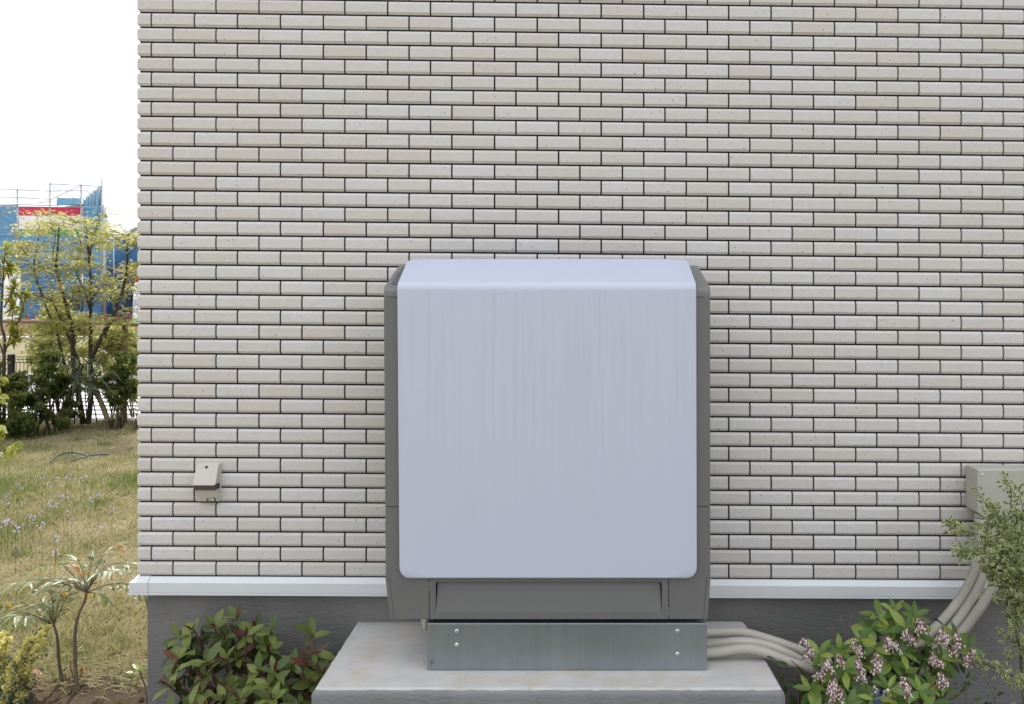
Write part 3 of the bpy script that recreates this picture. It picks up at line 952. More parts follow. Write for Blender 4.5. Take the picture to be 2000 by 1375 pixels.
while len(ros) < 50 and tries < 4000:
    tries += 1
    u = random.uniform(332, 628); v = random.uniform(1222, 1425)
    if v < interp(LTOP, u) + 16: continue
    if min((u - a) ** 2 + (v - c) ** 2 for a, c in ros) < 24 ** 2: continue
    ros.append((u, v))
stems = MB()
base = Vector((P(480, 0, 2.88).x, 2.88, 0.02))
nleaf = 0
inner_p, inner_d, inner_s = [], [], []
for (u, v) in ros:
    y = 2.93 - .26 * min(1, max(0, (v - 1200) / 210)) + random.uniform(-.05, .05)
    c = P(u, v, y)
    ax = Vector(((u - 475) / 300, -.55, .95)).normalized() + rv() * .22; ax.normalize()
    mid = base.lerp(c, .55) + Vector((0, .02, -.05))
    foot = base + Vector((random.uniform(-.1, .1), random.uniform(-.04, .05), 0))
    stems.tube(smooth_path([foot, mid, c - ax * .02, c + ax * .01], 8), [.005 - .003 * k / 8 for k in range(9)], 5)
    k = random.choice((5, 5, 6, 6)); a0 = random.uniform(0, 6)
    t1 = ax.orthogonal().normalized(); t2 = ax.cross(t1)
    for i in range(k):
        if nleaf >= 292: break
        a = a0 + i * 2.4
        inner = i >= k - 1
        open_ = random.uniform(.2, .45) if inner else random.uniform(.85, 1.25)
        d = ax * math.cos(open_) + (t1 * math.cos(a) + t2 * math.sin(a)) * math.sin(open_)
        nr_ = ax * math.sin(open_) - (t1 * math.cos(a) + t2 * math.sin(a)) * math.cos(open_)
        nr_ = nr_ + rv() * .35
        ln = random.uniform(.040, .058) if inner else random.uniform(.052, .082)
        x = random.random()
        me = (r_m if x < .5 else b_m if x < .85 else g_m[0]) if inner else (random.choice(g_m) if x < .84 else (b_m if x < .97 else r_m))
        if not inner and random.random() < .005: me = o_m
        place('leaf', me, lb, c + ax * random.uniform(-.008, .006), d, nr_, (ln, ln, ln)); nleaf += 1
for _ in range(420):
    u = random.uniform(340, 625); v = random.uniform(interp(LTOP, u) + 40, 1450)
    inner_p.append(P(u, v, random.uniform(2.86, 2.99))); inner_d.append(rv() + Vector((0, -.3, .2)))
inner_p = np.array(inner_p); inner_d = np.array(inner_d)
tv, tt = leaf_template(.38, 3)
V, T = scatter(tv, tt, frames(inner_d, rng.normal(0, 1, inner_d.shape) + np.array([0, -.4, .8])), inner_p, rng.uniform(.05, .08, len(inner_p)))
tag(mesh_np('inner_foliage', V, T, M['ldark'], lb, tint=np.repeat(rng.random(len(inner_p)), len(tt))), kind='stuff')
stems.build('stem', M['redstem'], lb)
# small seedling left of it
def small_plant(name, label, cat, u, v, y, leaves, mats, stem_mat='stem', foot=None, n_leaf=5, ln=.05):
    q = P(u, v, y); f = Vector((q.x + (foot or 0), y, 0.0)) 
    t = thing(name, f, label, cat)
    b = MB(); b.tube(smooth_path([f, f.lerp(q, .5) + Vector((.01, 0, 0)), q], 6), [.003] * 7, 5); b.build('stem', M[stem_mat], t)
    for k in range(n_leaf):
        d = Vector((math.cos(k * 2.4), math.sin(k * 2.4) * .7, random.uniform(.1, .7)))
        place('leaf', random.choice(mats), t, q - Vector((0, 0, k * .004)), d, Vector((0, 0, 1)) + rv() * .3, (ln, ln, ln))
    return t
small_plant('seedling', 'small light green seedling at the grey foundation corner', 'plant', 272, 1308, 3.1, 5, [leaf_mesh('leaf', M['pgreen'], w=.4)], foot=.03)

# --- pieris on the right
pb = thing('flowering_shrub', (P(1740, 0, 2.72).x, 2.72, 0.0), 'glossy green shrub hung with clusters of pinkish white bell flowers', 'shrub')
PTOP = [(1575, 1300), (1600, 1262), (1640, 1250), (1680, 1228), (1715, 1200), (1735, 1190), (1760, 1195), (1800, 1208), (1820, 1250), (1850, 1236), (1880, 1236), (1905, 1290)]
p_m = [leaf_mesh('leaf', M['pgreen'], w=.37, droop=.22, fold=.3, tip=.9), leaf_mesh('leaf', M['pgreen'], w=.41, droop=.34, fold=.22, tip=.8), leaf_mesh('leaf', M['pgreen'], w=.34, droop=.10, fold=.35, tip=.9)]
fixed = [(1680, 1250), (1740, 1222), (1715, 1205), (1710, 1265), (1770, 1315), (1720, 1320), (1640, 1270), (1625, 1310), (1683, 1355), (1770, 1345), (1830, 1305), (1868, 1250), (1890, 1265), (1795, 1240), (1650, 1310), (1735, 1345), (1690, 1290), (1760, 1275), (1600, 1280), (1785, 1205), (1700, 1225), (1745, 1195)]
ros = list(fixed); tries = 0
while len(ros) < 47 and tries < 4000:
    tries += 1
    u = random.uniform(1582, 1900); v = random.uniform(1200, 1420)
    if v < interp(PTOP, u) + 14 or (u > 1840 and v > 1290): continue
    if min((u - a) ** 2 + (v - c) ** 2 for a, c in ros) < 21 ** 2: continue
    ros.append((u, v))
stems = MB(); base = Vector((P(1745, 0, 2.74).x, 2.74, 0.02)); nleaf = 0
for (u, v) in ros:
    y = 2.80 - .20 * min(1, max(0, (v - 1190) / 200)) + random.uniform(-.04, .04)
    c = P(u, v, y)
    ax = Vector(((u - 1740) / 260, -.8, .8)).normalized() + rv() * .25; ax.normalize()
    foot = base + Vector((random.uniform(-.08, .08), random.uniform(-.04, .05), 0))
    stems.tube(smooth_path([foot, foot.lerp(c, .5) + Vector((0, .03, -.05)), c - ax * .02, c], 8), [.006 - .004 * k / 8 for k in range(9)], 5)
    k = random.choice((5, 6, 6, 7)); a0 = random.uniform(0, 6); t1 = ax.orthogonal().normalized(); t2 = ax.cross(t1)
    for i in range(k):
        if nleaf >= 296: break
        a = a0 + i * 2 * math.pi / k + random.uniform(-.25, .25)
        op = random.uniform(.85, 1.35)
        d = ax * math.cos(op) + (t1 * math.cos(a) + t2 * math.sin(a)) * math.sin(op)
        nr_ = ax * math.sin(op) - (t1 * math.cos(a) + t2 * math.sin(a)) * math.cos(op) + rv() * .3
        ln = random.uniform(.048, .074)
        place('leaf', random.choice(p_m), pb, c, d, nr_, (ln, ln, ln)); nleaf += 1
for u0, v0, u1, v1 in ((1655, 1250, 1640, 1200), (1655, 1250, 1661, 1202), (1640, 1260, 1624, 1220), (1640, 1270, 1622, 1237), (1741, 1195, 1740, 1168), (1745, 1200, 1770, 1178), (1845, 1300, 1860, 1272)):
    stems.tube([P(u0, v0 + 30, 2.78), P(u0, v0, 2.78), P(u1, v1, 2.79)], [.0022, .0018, .0009], 5)
stems.build('stem', M['stem'], pb)
inner_p, inner_d = [], []
for _ in range(330):
    u = random.uniform(1590, 1880); v = random.uniform(interp(PTOP, u) + 45, 1450)
    if u > 1830 and v > 1300: continue
    inner_p.append(P(u, v, random.uniform(2.76, 2.86))); inner_d.append(rv() + Vector((0, -.2, 0)))
inner_p = np.array(inner_p); inner_d = np.array(inner_d)
V, T = scatter(tv, tt, frames(inner_d, rng.normal(0, 1, inner_d.shape) + np.array([0, -.4, .8])), inner_p, rng.uniform(.045, .07, len(inner_p)))
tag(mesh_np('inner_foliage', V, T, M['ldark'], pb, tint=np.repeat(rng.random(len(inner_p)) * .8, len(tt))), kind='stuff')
M['bell'] = NT('bell_flower').set((.68, .59, .585), .5, 0, .3)
M['calyx'] = plain('flower_calyx', (.22, .11, .085), .7, 0, .3, 80)
def cluster_mesh(seed):
    rd = random.Random(seed); b = MB()
    for k in range(5):
        L_ = rd.uniform(.026, .06); dx, dy = rd.uniform(-.026, .026), rd.uniform(-.016, .016)
        pts = [Vector((dx * t, dy * t, -L_ * t + .012 * math.sin(t * 3))) for t in [i / 6 for i in range(7)]]
        b.tube(pts, .0011, 4, 1)
        n = int(L_ / .0048)
        for i in range(n):
            t = (i + 1) / n; a = i * 2.4 + rd.random()
            c = Vector((dx * t, dy * t, -L_ * t)) + Vector((math.cos(a), math.sin(a), -.5)) * .0055
            s = rd.uniform(.0030, .0042)
            ax = Vector((math.cos(a) * .5, math.sin(a) * .5, -1)).normalized(); t1 = ax.orthogonal().normalized(); t2 = ax.cross(t1)
            m = 0 if rd.random() < .84 else 1
            rings = [[c + ax * h + (t1 * math.cos(q) + t2 * math.sin(q)) * r for q in [2 * math.pi * j / 6 for j in range(6)]] for h, r in ((-s * 1.2, s * .5), (0, s * 1.05), (s * 1.1, s * .85), (s * 1.7, s * .45))]
            b.rings(rings[:2], 1 if rd.random() < .4 else m, True, False, True); b.rings(rings[1:], m, False, True, True)
    me = bpy.data.meshes.new('flower_cluster'); me.from_pydata(b.v, [], b.f)
    for m in (M['bell'], M['calyx']): me.materials.append(m)
    me.polygons.foreach_set('material_index', b.m); me.polygons.foreach_set('use_smooth', b.s)
    return me
cms = [cluster_mesh(s) for s in range(6)]
for (u, v) in ((1570, 1245), (1585, 1262), (1612, 1288), (1602, 1312), (1640, 1278), (1632, 1322), (1640, 1340), (1625, 1328), (1626, 1352), (1668, 1245), (1675, 1258), (1672, 1285), (1712, 1275), (1722, 1285), (1735, 1240), (1748, 1250), (1770, 1225), (1775, 1238), (1800, 1218), (1795, 1205), (1840, 1228), (1850, 1235), (1862, 1232), (1868, 1255), (1825, 1275), (1832, 1285), (1836, 1312), (1842, 1325), (1765, 1320), (1775, 1330), (1768, 1338), (1712, 1335), (1735, 1342), (1685, 1315), (1888, 1275), (1900, 1265)):
    y = 2.72 - .15 * (v - 1190) / 200 + random.uniform(-.03, .0)
    o = bpy.data.objects.new('flower_cluster', random.choice(cms)); COL.objects.link(o); o.parent = pb
    s = random.uniform(.62, .98)
    o.location = P(u, v, y) - origin(pb); o.rotation_euler = (random.uniform(-.3, .3), random.uniform(-.35, .35), random.uniform(0, 6)); o.scale = (s, s, s)

# --- dark leaved plant at the right end of the slab
dp = thing('dark_leaf_plant', (P(1560, 0, 2.72).x, 2.72, 0.0), 'dark leaved plant with red stems beside the right end of the slab', 'plant')
M['dgreen'] = leaf_mat('dark_leaf', [(0, (.035, .06, .02)), (.6, (.055, .085, .028)), (1, (.09, .10, .035))], 'obj', .2, .4)
d_m = [leaf_mesh('leaf', M['dgreen'], w=.42, droop=.15), leaf_mesh('leaf', M['dgreen'], w=.36, droop=.3)]
b = MB()
for pts in ([(1560, 1400), (1563, 1340), (1557, 1318), (1549, 1318)], [(1500, 1400), (1527, 1320), (1512, 1285)], [(1590, 1400), (1572, 1320), (1545, 1290)], [(1625, 1400), (1610, 1350), (1590, 1310)]):
    b.tube(smooth_path([P(u, v, 2.70) for u, v in pts], 10), [.0035 - .0002 * k for k in range(11)], 6)
b.build('stem', M['redstem'], dp)
for (u, v, du, dv, ln) in ((1566, 1330, 12, 30, .062), (1580, 1318, 14, 32, .058), (1562, 1338, -30, -6, .055), (1566, 1350, 12, 34, .062), (1540, 1300, -20, -6, .05), (1550, 1302, 34, 18, .06), (1526, 1312, 4, 26, .042), (1545, 1355, 10, 34, .07), (1600, 1310, -6, 26, .05), (1585, 1300, 26, 8, .045), (1545, 1370, -12, 30, .055), (1610, 1360, -20, 10, .055), (1600, 1345, 12, 36, .055), (1575, 1370, 12, 26, .05), (1512, 1288, -14, -8, .03), (1535, 1335, -6, 40, .05), (1632, 1372, 20, 12, .05), (1590, 1372, -16, 16, .05)):
    c = P(u, v, 2.68 + random.uniform(-.03, .03)); d = Vector((du, random.uniform(-14, 4), -dv))
    place('leaf', random.choice(d_m), dp, c, d, Vector((0, -.8, .5)) + rv() * .35, (ln, ln, ln))

# --- small weeds below the variegated shrub
M['wgreen'] = leaf_mat('weed_leaf', [(0, (.05, .09, .02)), (.6, (.09, .15, .03)), (1, (.20, .22, .04))], 'obj', .3, .45)
w_m = [leaf_mesh('leaf', M['wgreen'], w=.34, droop=.1, seg=3)]
for (name, lab, pts) in (('weed', 'thin weed with yellowish green leaves below the variegated twig', [(1885, 1400), (1888, 1345), (1885, 1330)]), ('weed', 'dark feathery weed under the long flower cluster near the right bush', [(1850, 1410), (1848, 1370), (1845, 1350)]), ('weed', 'thin weed with tiny yellow tips near the bottom right corner', [(1945, 1420), (1942, 1370), (1940, 1352)])):
    t = thing(name, (P(pts[0][0], 0, 2.72).x, 2.72, 0), lab, 'weed')
    b = MB(); b.tube(smooth_path([Vector((P(pts[0][0], 0, 2.72).x, 2.72, 0))] + [P(u, v, 2.72) for u, v in pts], 10), .0016, 5); b.build('stem', M['stem'], t)
    for k in range(14):
        u, v = pts[-1]
        c = P(u + random.uniform(-16, 16), v + random.uniform(-4, 45), 2.72 + random.uniform(-.04, .04)); d = Vector((random.uniform(-1, 1), -.3, random.uniform(.1, 1)))
        ln = random.uniform(.018, .035); place('leaf', w_m[0], t, c, d, Vector((0, -.6, .7)) + rv() * .3, (ln, ln, ln))
# violet flower low in front
t = thing('violet_flower', (P(1716, 0, 2.56).x, 2.56, 0), 'small blue violet flower head low under the flowering shrub', 'flower')
b = MB(); q = P(1716, 1366, 2.56); b.tube([(q.x, 2.56, 0), (q.x, 2.56, q.z)], .0018, 5); b.build('stem', M['stem'], t)
M['violet'] = plain('violet_petal', (.045, .05, .22), .6, 0, .3, 90)
b = MB()
for k in range(46):
    c = q + Vector((random.gauss(0, .008), random.gauss(0, .008), random.gauss(0, .013))); d = rv(); e_ = d.orthogonal().normalized()
    b.add([c, c + d * .008 + e_ * .003, c + d * .008 - e_ * .003], [(0, 1, 2)])
b.build('flower_head', M['violet'], t)

# --- variegated shrub at the right edge
vs_ = thing('variegated_shrub', (P(1985, 0, 2.72).x, 2.72, 0.0), 'shrub with small cream edged leaves hanging over the conduits', 'shrub')
M['vgreen'] = leaf_mat('cream_edged_leaf', [(0, (.075, .12, .045)), (.5, (.12, .18, .06)), (1, (.20, .26, .09))], 'attr', .25, .4)
M['vcream'] = leaf_mat('cream_edge', [(0, (.42, .43, .20)), (1, (.60, .60, .34))], 'attr', .25, .45)
def vleaf():
    v, t, m = [], [], []
    seg = 5; w = .46
    for i in range(seg + 1):
        s_ = i / seg; h = w / 2 * math.sin(math.pi * min(1, max(0, s_)) ** .9) if 0 < i < seg else .0
        z = -.12 * s_ * s_
        for k in (-1, -.68, 0, .68, 1): v.append((h * k, s_, z + abs(h * k) * .3))
    for i in range(seg):
        for j in range(4):
            a = i * 5 + j; e2 = a + 5
            mm = 1 if j in (0, 3) or i == seg - 1 else 0
            for q in ((a, a + 1, e2 + 1), (a, e2 + 1, e2)): t.append(q); m.append(mm)
    return np.array(v), np.array(t), np.array(m)
vv, vt, vm = vleaf()
branches = [  # polylines in photograph pixels and the leaf density along them
    ([(2010, 1240), (1985, 1100), (1950, 1020), (1925, 985), (1905, 952)], 2.70, 120), ([(2005, 1180), (1960, 1080), (1925, 1050), (1880, 1035), (1848, 1018)], 2.66, 150),
    ([(2005, 1200), (1970, 1120), (1940, 1090), (1900, 1075), (1872, 1085)], 2.64, 170), ([(2010, 1150), (1990, 1060), (1975, 990), (1975, 958), (1960, 930)], 2.72, 120),
    ([(2015, 1160), (1995, 1100), (1960, 1050), (1945, 1000), (1940, 990)], 2.68, 150), ([(2010, 1240), (1990, 1190), (1965, 1150), (1945, 1120), (1920, 1100)], 2.66, 150),
    ([(2020, 1120), (2005, 1040), (1995, 980), (1990, 950)], 2.72, 90), ([(2020, 1200), (2000, 1160), (1975, 1150), (1955, 1160)], 2.66, 90),
    ([(2010, 1330), (1995, 1250), (1985, 1215), (1965, 1180)], 2.68, 90), ([(2010, 1300), (1995, 1260), (1975, 1250), (1958, 1236)], 2.66, 110),
    ([(2015, 1320), (1990, 1325), (1960, 1310), (1935, 1300), (1905, 1295), (1872, 1288)], 2.64, 150), ([(2010, 1375), (1995, 1345), (1985, 1335)], 2.66, 40),
    ([(2030, 1180), (2010, 1110), (1985, 1060), (1960, 1030)], 2.74, 150), ([(2030, 1160), (2010, 1130), (1990, 1120), (1965, 1100)], 2.62, 130), ([(2010, 1230), (2000, 1200), (1985, 1175)], 2.7, 70),
    ([(2040, 1100), (2005, 1060), (1975, 1035), (1945, 1015)], 2.68, 190), ([(2040, 1150), (2000, 1095), (1965, 1075), (1930, 1062)], 2.65, 200), ([(2040, 1190), (2000, 1140), (1970, 1120), (1950, 1105)], 2.68, 190), ([(2030, 1060), (2000, 1020), (1985, 1000)], 2.7, 120)]
b = MB(); LP, LD, LS = [], [], []
for i0, (pts, y, n) in enumerate(branches):
    path = smooth_path([P(u, v, y + .02 * (i % 2)) for i, (u, v) in enumerate(pts)], 24)
    b.tube(path, [.0030 - .0021 * k / 24 for k in range(25)], 5)
    for _ in range(int(n * (1.3 if i0 in (1, 2, 4, 5, 7, 12, 13, 14) or i0 > 14 else .62))):
        s_ = random.random() ** .8; i = min(23, int(s_ * 24)); c = path[i].lerp(path[i + 1], random.random())
        t_ = (path[i + 1] - path[i]).normalized()
        spread = .026 * (1 - s_) ** .7 + .006
        c = c + Vector((random.gauss(0, spread), random.gauss(0, spread), random.gauss(0, spread * .8)))
        LP.append(c); LD.append(t_ * .7 + rv() * .9); LS.append(random.uniform(.017, .032) * (1.15 - .45 * s_))
for pts in ([(2000, 1400), (1995, 1310), (1988, 1250), (1975, 1190), (1968, 1150), (1955, 1100)], [(2010, 1400), (1993, 1330), (2000, 1260), (2012, 1180)]):
    b.tube(smooth_path([Vector((P(2000, 0, 2.72).x, 2.72, 0))] + [P(u, v, 2.71) for u, v in pts], 20), [.005 - .00012 * k for k in range(21)], 6)
b.build('stem', M['stem'], vs_)
LP, LD, LS = np.array(LP), np.array(LD), np.array(LS)
V, T = scatter(vv, vt, frames(LD, rng.normal(0, .7, LD.shape) + np.array([0, -.7, .6])), LP, LS)
tag(mesh_np('foliage', V, T, [M['vgreen'], M['vcream']], vs_, tint=np.repeat(rng.random(len(LP)), len(vt)), mat_idx=np.tile(vm, len(LP))), kind='stuff')

# ------------------------------------------------------------------ plants in the sun at the left
M['mleaf'] = leaf_mat('fan_leaflet', [(0, (.14, .17, .08)), (.5, (.25, .28, .15)), (.85, (.38, .38, .23)), (1, (.44, .32, .14))], 'attr', .4, .36, 1.4, .5)
M['morange'] = leaf_mat('fan_leaflet_old', [(0, (.35, .14, .02)), (1, (.45, .28, .05))], 'attr', .4, .4)
def fan_plant(label, crown, foot, bend, tips, y):
    t = thing('fan_leaf_shrub', (P(foot[0], 0, y).x, y, .015), label, 'shrub')
    f = Vector((P(foot[0], 0, y).x, y, .015)); c = P(crown[0], crown[1], y)
    b = MB(); b.tube(smooth_path([f] + [P(u, v, y) for u, v in bend] + [c], 16), [.0080 - .00025 * k for k in range(17)], 8); b.build('stem', M['stem'], t)
    lv, lt = leaf_template(.19, 4, .35, .3)
    for (u, v) in tips:
        tip = P(u, v, y + random.uniform(-.16, .16)); ln = (tip - c).length
        up = Vector((random.uniform(-.05, .05) * ln, 0, random.uniform(.06, .2) * ln))
        rach = smooth_path([c, c.lerp(tip, .5) + up, tip + Vector((0, 0, -.02 * ln))], 14)
        b = MB(); b.tube(rach, [.0028 - .00014 * k for k in range(15)], 5, 2)
        for (vv2, ff2, mm2) in ((b.v, b.f, b.m),): pass
        LPx, LDx, LNx, LSx = [], [], [], []
        for k in (3, 5, 6, 8, 9, 11, 12, 13, 14):
            tg = (rach[min(k + 1, 14)] - rach[k - 1]).normalized(); side = tg.cross(Vector((0, 0, 1)))
            side = side.normalized() if side.length > .1 else Vector((1, 0, 0))
            for sg in ((-1, 1) if k < 14 else (0,)):
                d = tg * .75 + side * sg * .75 + Vector((0, 0, -.15)) + rv() * .15
                LPx.append(rach[k]); LDx.append(d); LNx.append(Vector((0, 0, 1)) + rv() * .25); LSx.append(random.uniform(.052, .084) * min(1, .45 + ln / .3))
        V, T = scatter(lv, lt, frames(np.array(LDx), np.array(LNx)), np.array(LPx), np.array(LSx))
        o0 = len(b.v)
        tri_r = [tri for f4 in b.f for tri in ([(f4[0], f4[i], f4[i + 1]) for i in range(1, len(f4) - 1)])]
        Vall = np.concatenate([np.array(b.v), V]); Tall = np.concatenate([np.array(tri_r), T + o0])
        nl = len(LPx); old = rng.random(nl) < (.05 if random.random() < .75 else .28)
        mi = np.concatenate([np.full(len(tri_r), 2), np.repeat(np.where(old, 1, 0), len(lt))])
        ti = np.concatenate([np.zeros(len(tri_r)), np.repeat(rng.random(nl) * .85, len(lt))])
        mesh_np('leaf', Vall, Tall, [M['mleaf'], M['morange'], M['stem']], t, tint=ti, mat_idx=mi, smooth=True)
    return t
fan_plant('shorter of two thin stemmed fan leaved shrubs on the sunny lawn edge', (105, 1221), (128, 1372), [(124, 1345), (115, 1290), (112, 1245)],
          [(-8, 1188), (10, 1222), (0, 1172), (52, 1140), (88, 1150), (130, 1165), (30, 1200), (62, 1250), (120, 1140), (75, 1178)], 3.26)
fan_plant('taller fan leaved shrub whose leaves reach the white flashing corner', (169, 1157), (160, 1372), [(150, 1335), (146, 1250), (152, 1205), (165, 1175)],
          [(66, 1108), (22, 1135), (85, 1130), (128, 1090), (150, 1088), (185, 1085), (234, 1060), (252, 1098), (290, 1158), (222, 1112), (112, 1160), (212, 1172)], 3.2)
# yellow mimosa-like bush, bottom left corner
yb = thing('yellow_flower_bush', (P(20, 0, 3.1).x, 3.1, .02), 'bush of fluffy pale yellow flower sprays in the bottom left corner', 'shrub')
M['fluff'] = leaf_mat('yellow_fluff', [(0, (.50, .46, .17)), (.6, (.66, .62, .29)), (1, (.76, .72, .42))], 'attr', .45, .8)
M['bluegreen'] = leaf_mat('blue_green_leaf', [(0, (.03, .055, .045)), (1, (.085, .12, .085))], 'attr', .2, .5)
b = MB(); FPt, FSz, GP, GD = [], [], [], []
for pts in ([(15, 1380), (30, 1310), (60, 1260), (92, 1226)], [(5, 1370), (8, 1300), (5, 1240)], [(30, 1380), (45, 1320), (70, 1270), (85, 1250)], [(-20, 1380), (-10, 1300), (14, 1250)], [(40, 1390), (48, 1340), (60, 1300)], [(20, 1400), (30, 1365), (45, 1362)], [(0, 1400), (15, 1340), (28, 1296)], [(-30, 1400), (-10, 1340), (8, 1318)], [(-40, 1390), (-25, 1300), (-20, 1260)], [(25, 1400), (20, 1330), (40, 1285), (56, 1250)], [(-20, 1410), (0, 1380), (15, 1372)]):
    path = smooth_path([P(u, v, 3.1 + random.uniform(-.08, .08)) for u, v in pts], 16)
    b.tube(path, .0025, 5)
    for k in range(17):
        for _ in range(26 if k > 4 else 6):
            FPt.append(path[k] + rv() * random.uniform(0, .019)); FSz.append(random.uniform(.005, .0105))
        for _ in range(11 if k < 12 else 2):
            GP.append(path[k] + rv() * random.uniform(0, .05) - Vector((0, 0, .01))); GD.append(rv())
b.build('stem', M['stem'], yb)
puff = []; pt = []
for k in range(9):
    d = rv(); e_ = d.orthogonal().normalized(); f_ = d.cross(e_); i0 = len(puff)
    puff += [tuple(d * .2 + e_ * .45), tuple(d * .3 - e_ * .35 + f_ * .3), tuple(d * .95 + f_ * .1)]; pt.append((i0, i0 + 1, i0 + 2))
FPt = np.array(FPt); V, T = scatter(np.array(puff), np.array(pt), frames(rng.normal(0, 1, FPt.shape), rng.normal(0, 1, FPt.shape)), FPt, np.array(FSz))
tag(mesh_np('flowers', V, T, M['fluff'], yb, tint=np.repeat(rng.random(len(FPt)), len(pt))), kind='stuff')
GP, GD = np.array(GP), np.array(GD); tv3, tt3 = leaf_template(.4, 2)
V, T = scatter(tv3, tt3, frames(GD, rng.normal(0, 1, GD.shape)), GP, rng.uniform(.012, .024, len(GP)))
tag(mesh_np('foliage', V, T, M['bluegreen'], yb, tint=np.repeat(rng.random(len(GP)), len(tt3))), kind='stuff')
# little reddish nandina between the stems
nd = thing('red_tinged_seedling', (P(148, 0, 3.28).x, 3.28, .01), 'low green and orange seedling between the two thin stems', 'plant')
b = MB()
nd_m = [leaf_mesh('leaf', M['pgreen'], w=.24, seg=3), leaf_mesh('leaf', M['lorange'], w=.24, seg=3), leaf_mesh('leaf', M['wgreen'], w=.26, seg=3)]
for (u, v) in ((138, 1290), (150, 1270), (128, 1315), (160, 1300), (120, 1330), (172, 1330)):
    q = P(u, v, 3.27); b.tube([Vector((P(148, 0, 3.28).x, 3.28, .005)), q + Vector((0, 0, -.03)), q], .002, 5)
    for k in range(7):
        ln = random.uniform(.03, .055); place('leaf', random.choice(nd_m), nd, q - Vector((0, 0, random.uniform(0, .03))), rv() + Vector((0, 0, .5)), Vector((0, 0, 1)) + rv() * .4, (ln, ln, ln))
b.build('stem', M['redstem'], nd)
# leafy branch that hangs in at the left edge
lf = thing('young_tree', (P(-160, 0, 4.3).x, 4.3, 0), 'young tree whose yellow green leaves hang in at the left edge', 'tree')
M['lime'] = leaf_mat('lime_leaf', [(0, (.20, .24, .05)), (.6, (.34, .36, .08)), (1, (.46, .44, .12))], 'obj', .45, .45)
b = MB(); tr = Vector((P(-160, 0, 4.3).x, 4.3, 0))
b.tube(smooth_path([tr, tr + Vector((.02, 0, .6)), tr + Vector((0, 0, 1.2))], 8), [.018 - .001 * k for k in range(9)], 7)
lm = [leaf_mesh('leaf', M['lime'], w=.62, droop=.3, seg=4), leaf_mesh('leaf', M['lime'], w=.55, droop=.5, seg=4)]
for pts in ([(-150, 960), (-50, 915), (0, 886), (32, 862)], [(-150, 940), (-60, 890), (-10, 850), (2, 830)], [(-155, 880), (-60, 800), (-10, 750), (2, 735)], [(-150, 850), (-40, 790), (0, 772)]):
    path = smooth_path([P(u, v, 4.3) for u, v in pts], 14); b.tube(path, [.006 - .0003 * k for k in range(15)], 5)
    for k in range(6, 15):
        for _ in range(2 if k < 12 else 3):
            ln = random.uniform(.04, .058); place('leaf', random.choice(lm), lf, path[k], rv() * .6 + Vector((.3, -.2, -.6)), Vector((0, -.5, .8)) + rv() * .4, (ln, ln, ln))
b.build('trunk', M['bark'], lf)

# ------------------------------------------------------------------ grass
N = 120000
gy = 3.15 + 7.4 * rng.random(N) ** 1.15
gx = (rng.uniform(-1.02, -.42, N)) * gy
keep = ~((gx > -1.63) & (gy > 3.0))
keep &= gy > 3.36 + .10 * np.sin(gx * 7) + rng.normal(0, .05, N)
gx, gy = gx[keep], gy[keep]; N = len(gx)
def vnoise(x, y, s, seed):
    r = np.random.default_rng(seed); z = np.zeros_like(x)
    for k in range(6):
        a, c, d = r.uniform(.5, 1.6) * s, r.uniform(0, 6.28), r.uniform(0, 6.28)
        z += np.sin(a * (x * math.cos(c) + y * math.sin(c)) + d)
    return z / 6
patch = vnoise(gx, gy, 2.4, 3) * 1.2 + .8 * vnoise(gx, gy, 6.5, 4) + .6 * vnoise(gx, gy, 19, 5)
ht = rng.uniform(.016, .05, N) * (1 + .35 * np.clip((5 - gy) / 2, 0, 1)) * (1 + .6 * np.clip(patch, -1, 1)) * np.where(rng.random(N) < .05, 2.0, 1.0)
ang = rng.uniform(0, 6.28, N); lean = rng.uniform(.2, 1.5, N)
wd = rng.uniform(.0013, .0032, N) * (1 + gy / 12)
dx, dy_ = np.cos(ang), np.sin(ang)
b0 = np.stack([gx - dy_ * wd, gy + dx * wd, np.zeros(N)], 1); b1 = np.stack([gx + dy_ * wd, gy - dx * wd, np.zeros(N)], 1)
tp = np.stack([gx + dx * ht * lean, gy + dy_ * ht * lean, ht], 1)
V = np.stack([b0, b1, tp], 1).reshape(-1, 3); T = np.arange(N * 3).reshape(-1, 3)
M['grass'] = leaf_mat('grass_blade', [(0, (.38, .33, .20)), (.35, (.41, .355, .215)), (.55, (.27, .27, .11)), (1, (.125, .18, .045))], 'attr', .3, .6, 1.3, .2)
tint = np.clip(.50 + .50 * patch + rng.normal(0, .22, N), 0, 1)
go = mesh_np('grass', V, T, M['grass'], tint=tint)
tag(go, 'short dry and green grass blades of the lawn', 'grass', kind='stuff')
# greener tufts
tufts = [(190, 985, 26, .07), (205, 870, 12, .08), (155, 860, 14, .08), (90, 880, 10, .07), (250, 1340, 10, .11), (180, 1070, 10, .05), (40, 1085, 18, .05), (95, 850, 12, .10), (230, 930, 14, .05), (130, 905, 10, .05)]
VV, TI = [], []
for (u, v, n, h) in tufts:
    y = CZ * F / (v - CV); x = (u - CU) * y / F
    for _ in range(n * 5):
        c = np.array([x + random.gauss(0, .05), y + random.gauss(0, .05), 0]); a = random.uniform(0, 6.28); hh = h * random.uniform(.5, 1.1); w = .0028
        VV += [c + [-math.sin(a) * w, math.cos(a) * w, 0], c + [math.sin(a) * w, -math.cos(a) * w, 0], c + [math.cos(a) * hh * .5, math.sin(a) * hh * .5, hh]]
        TI.append(random.uniform(.75, 1))
tag(mesh_np('grass', np.array(VV), np.arange(len(VV)).reshape(-1, 3), M['grass'], tint=TI), 'greener tufts of longer grass scattered over the dry lawn', 'grass', kind='stuff')
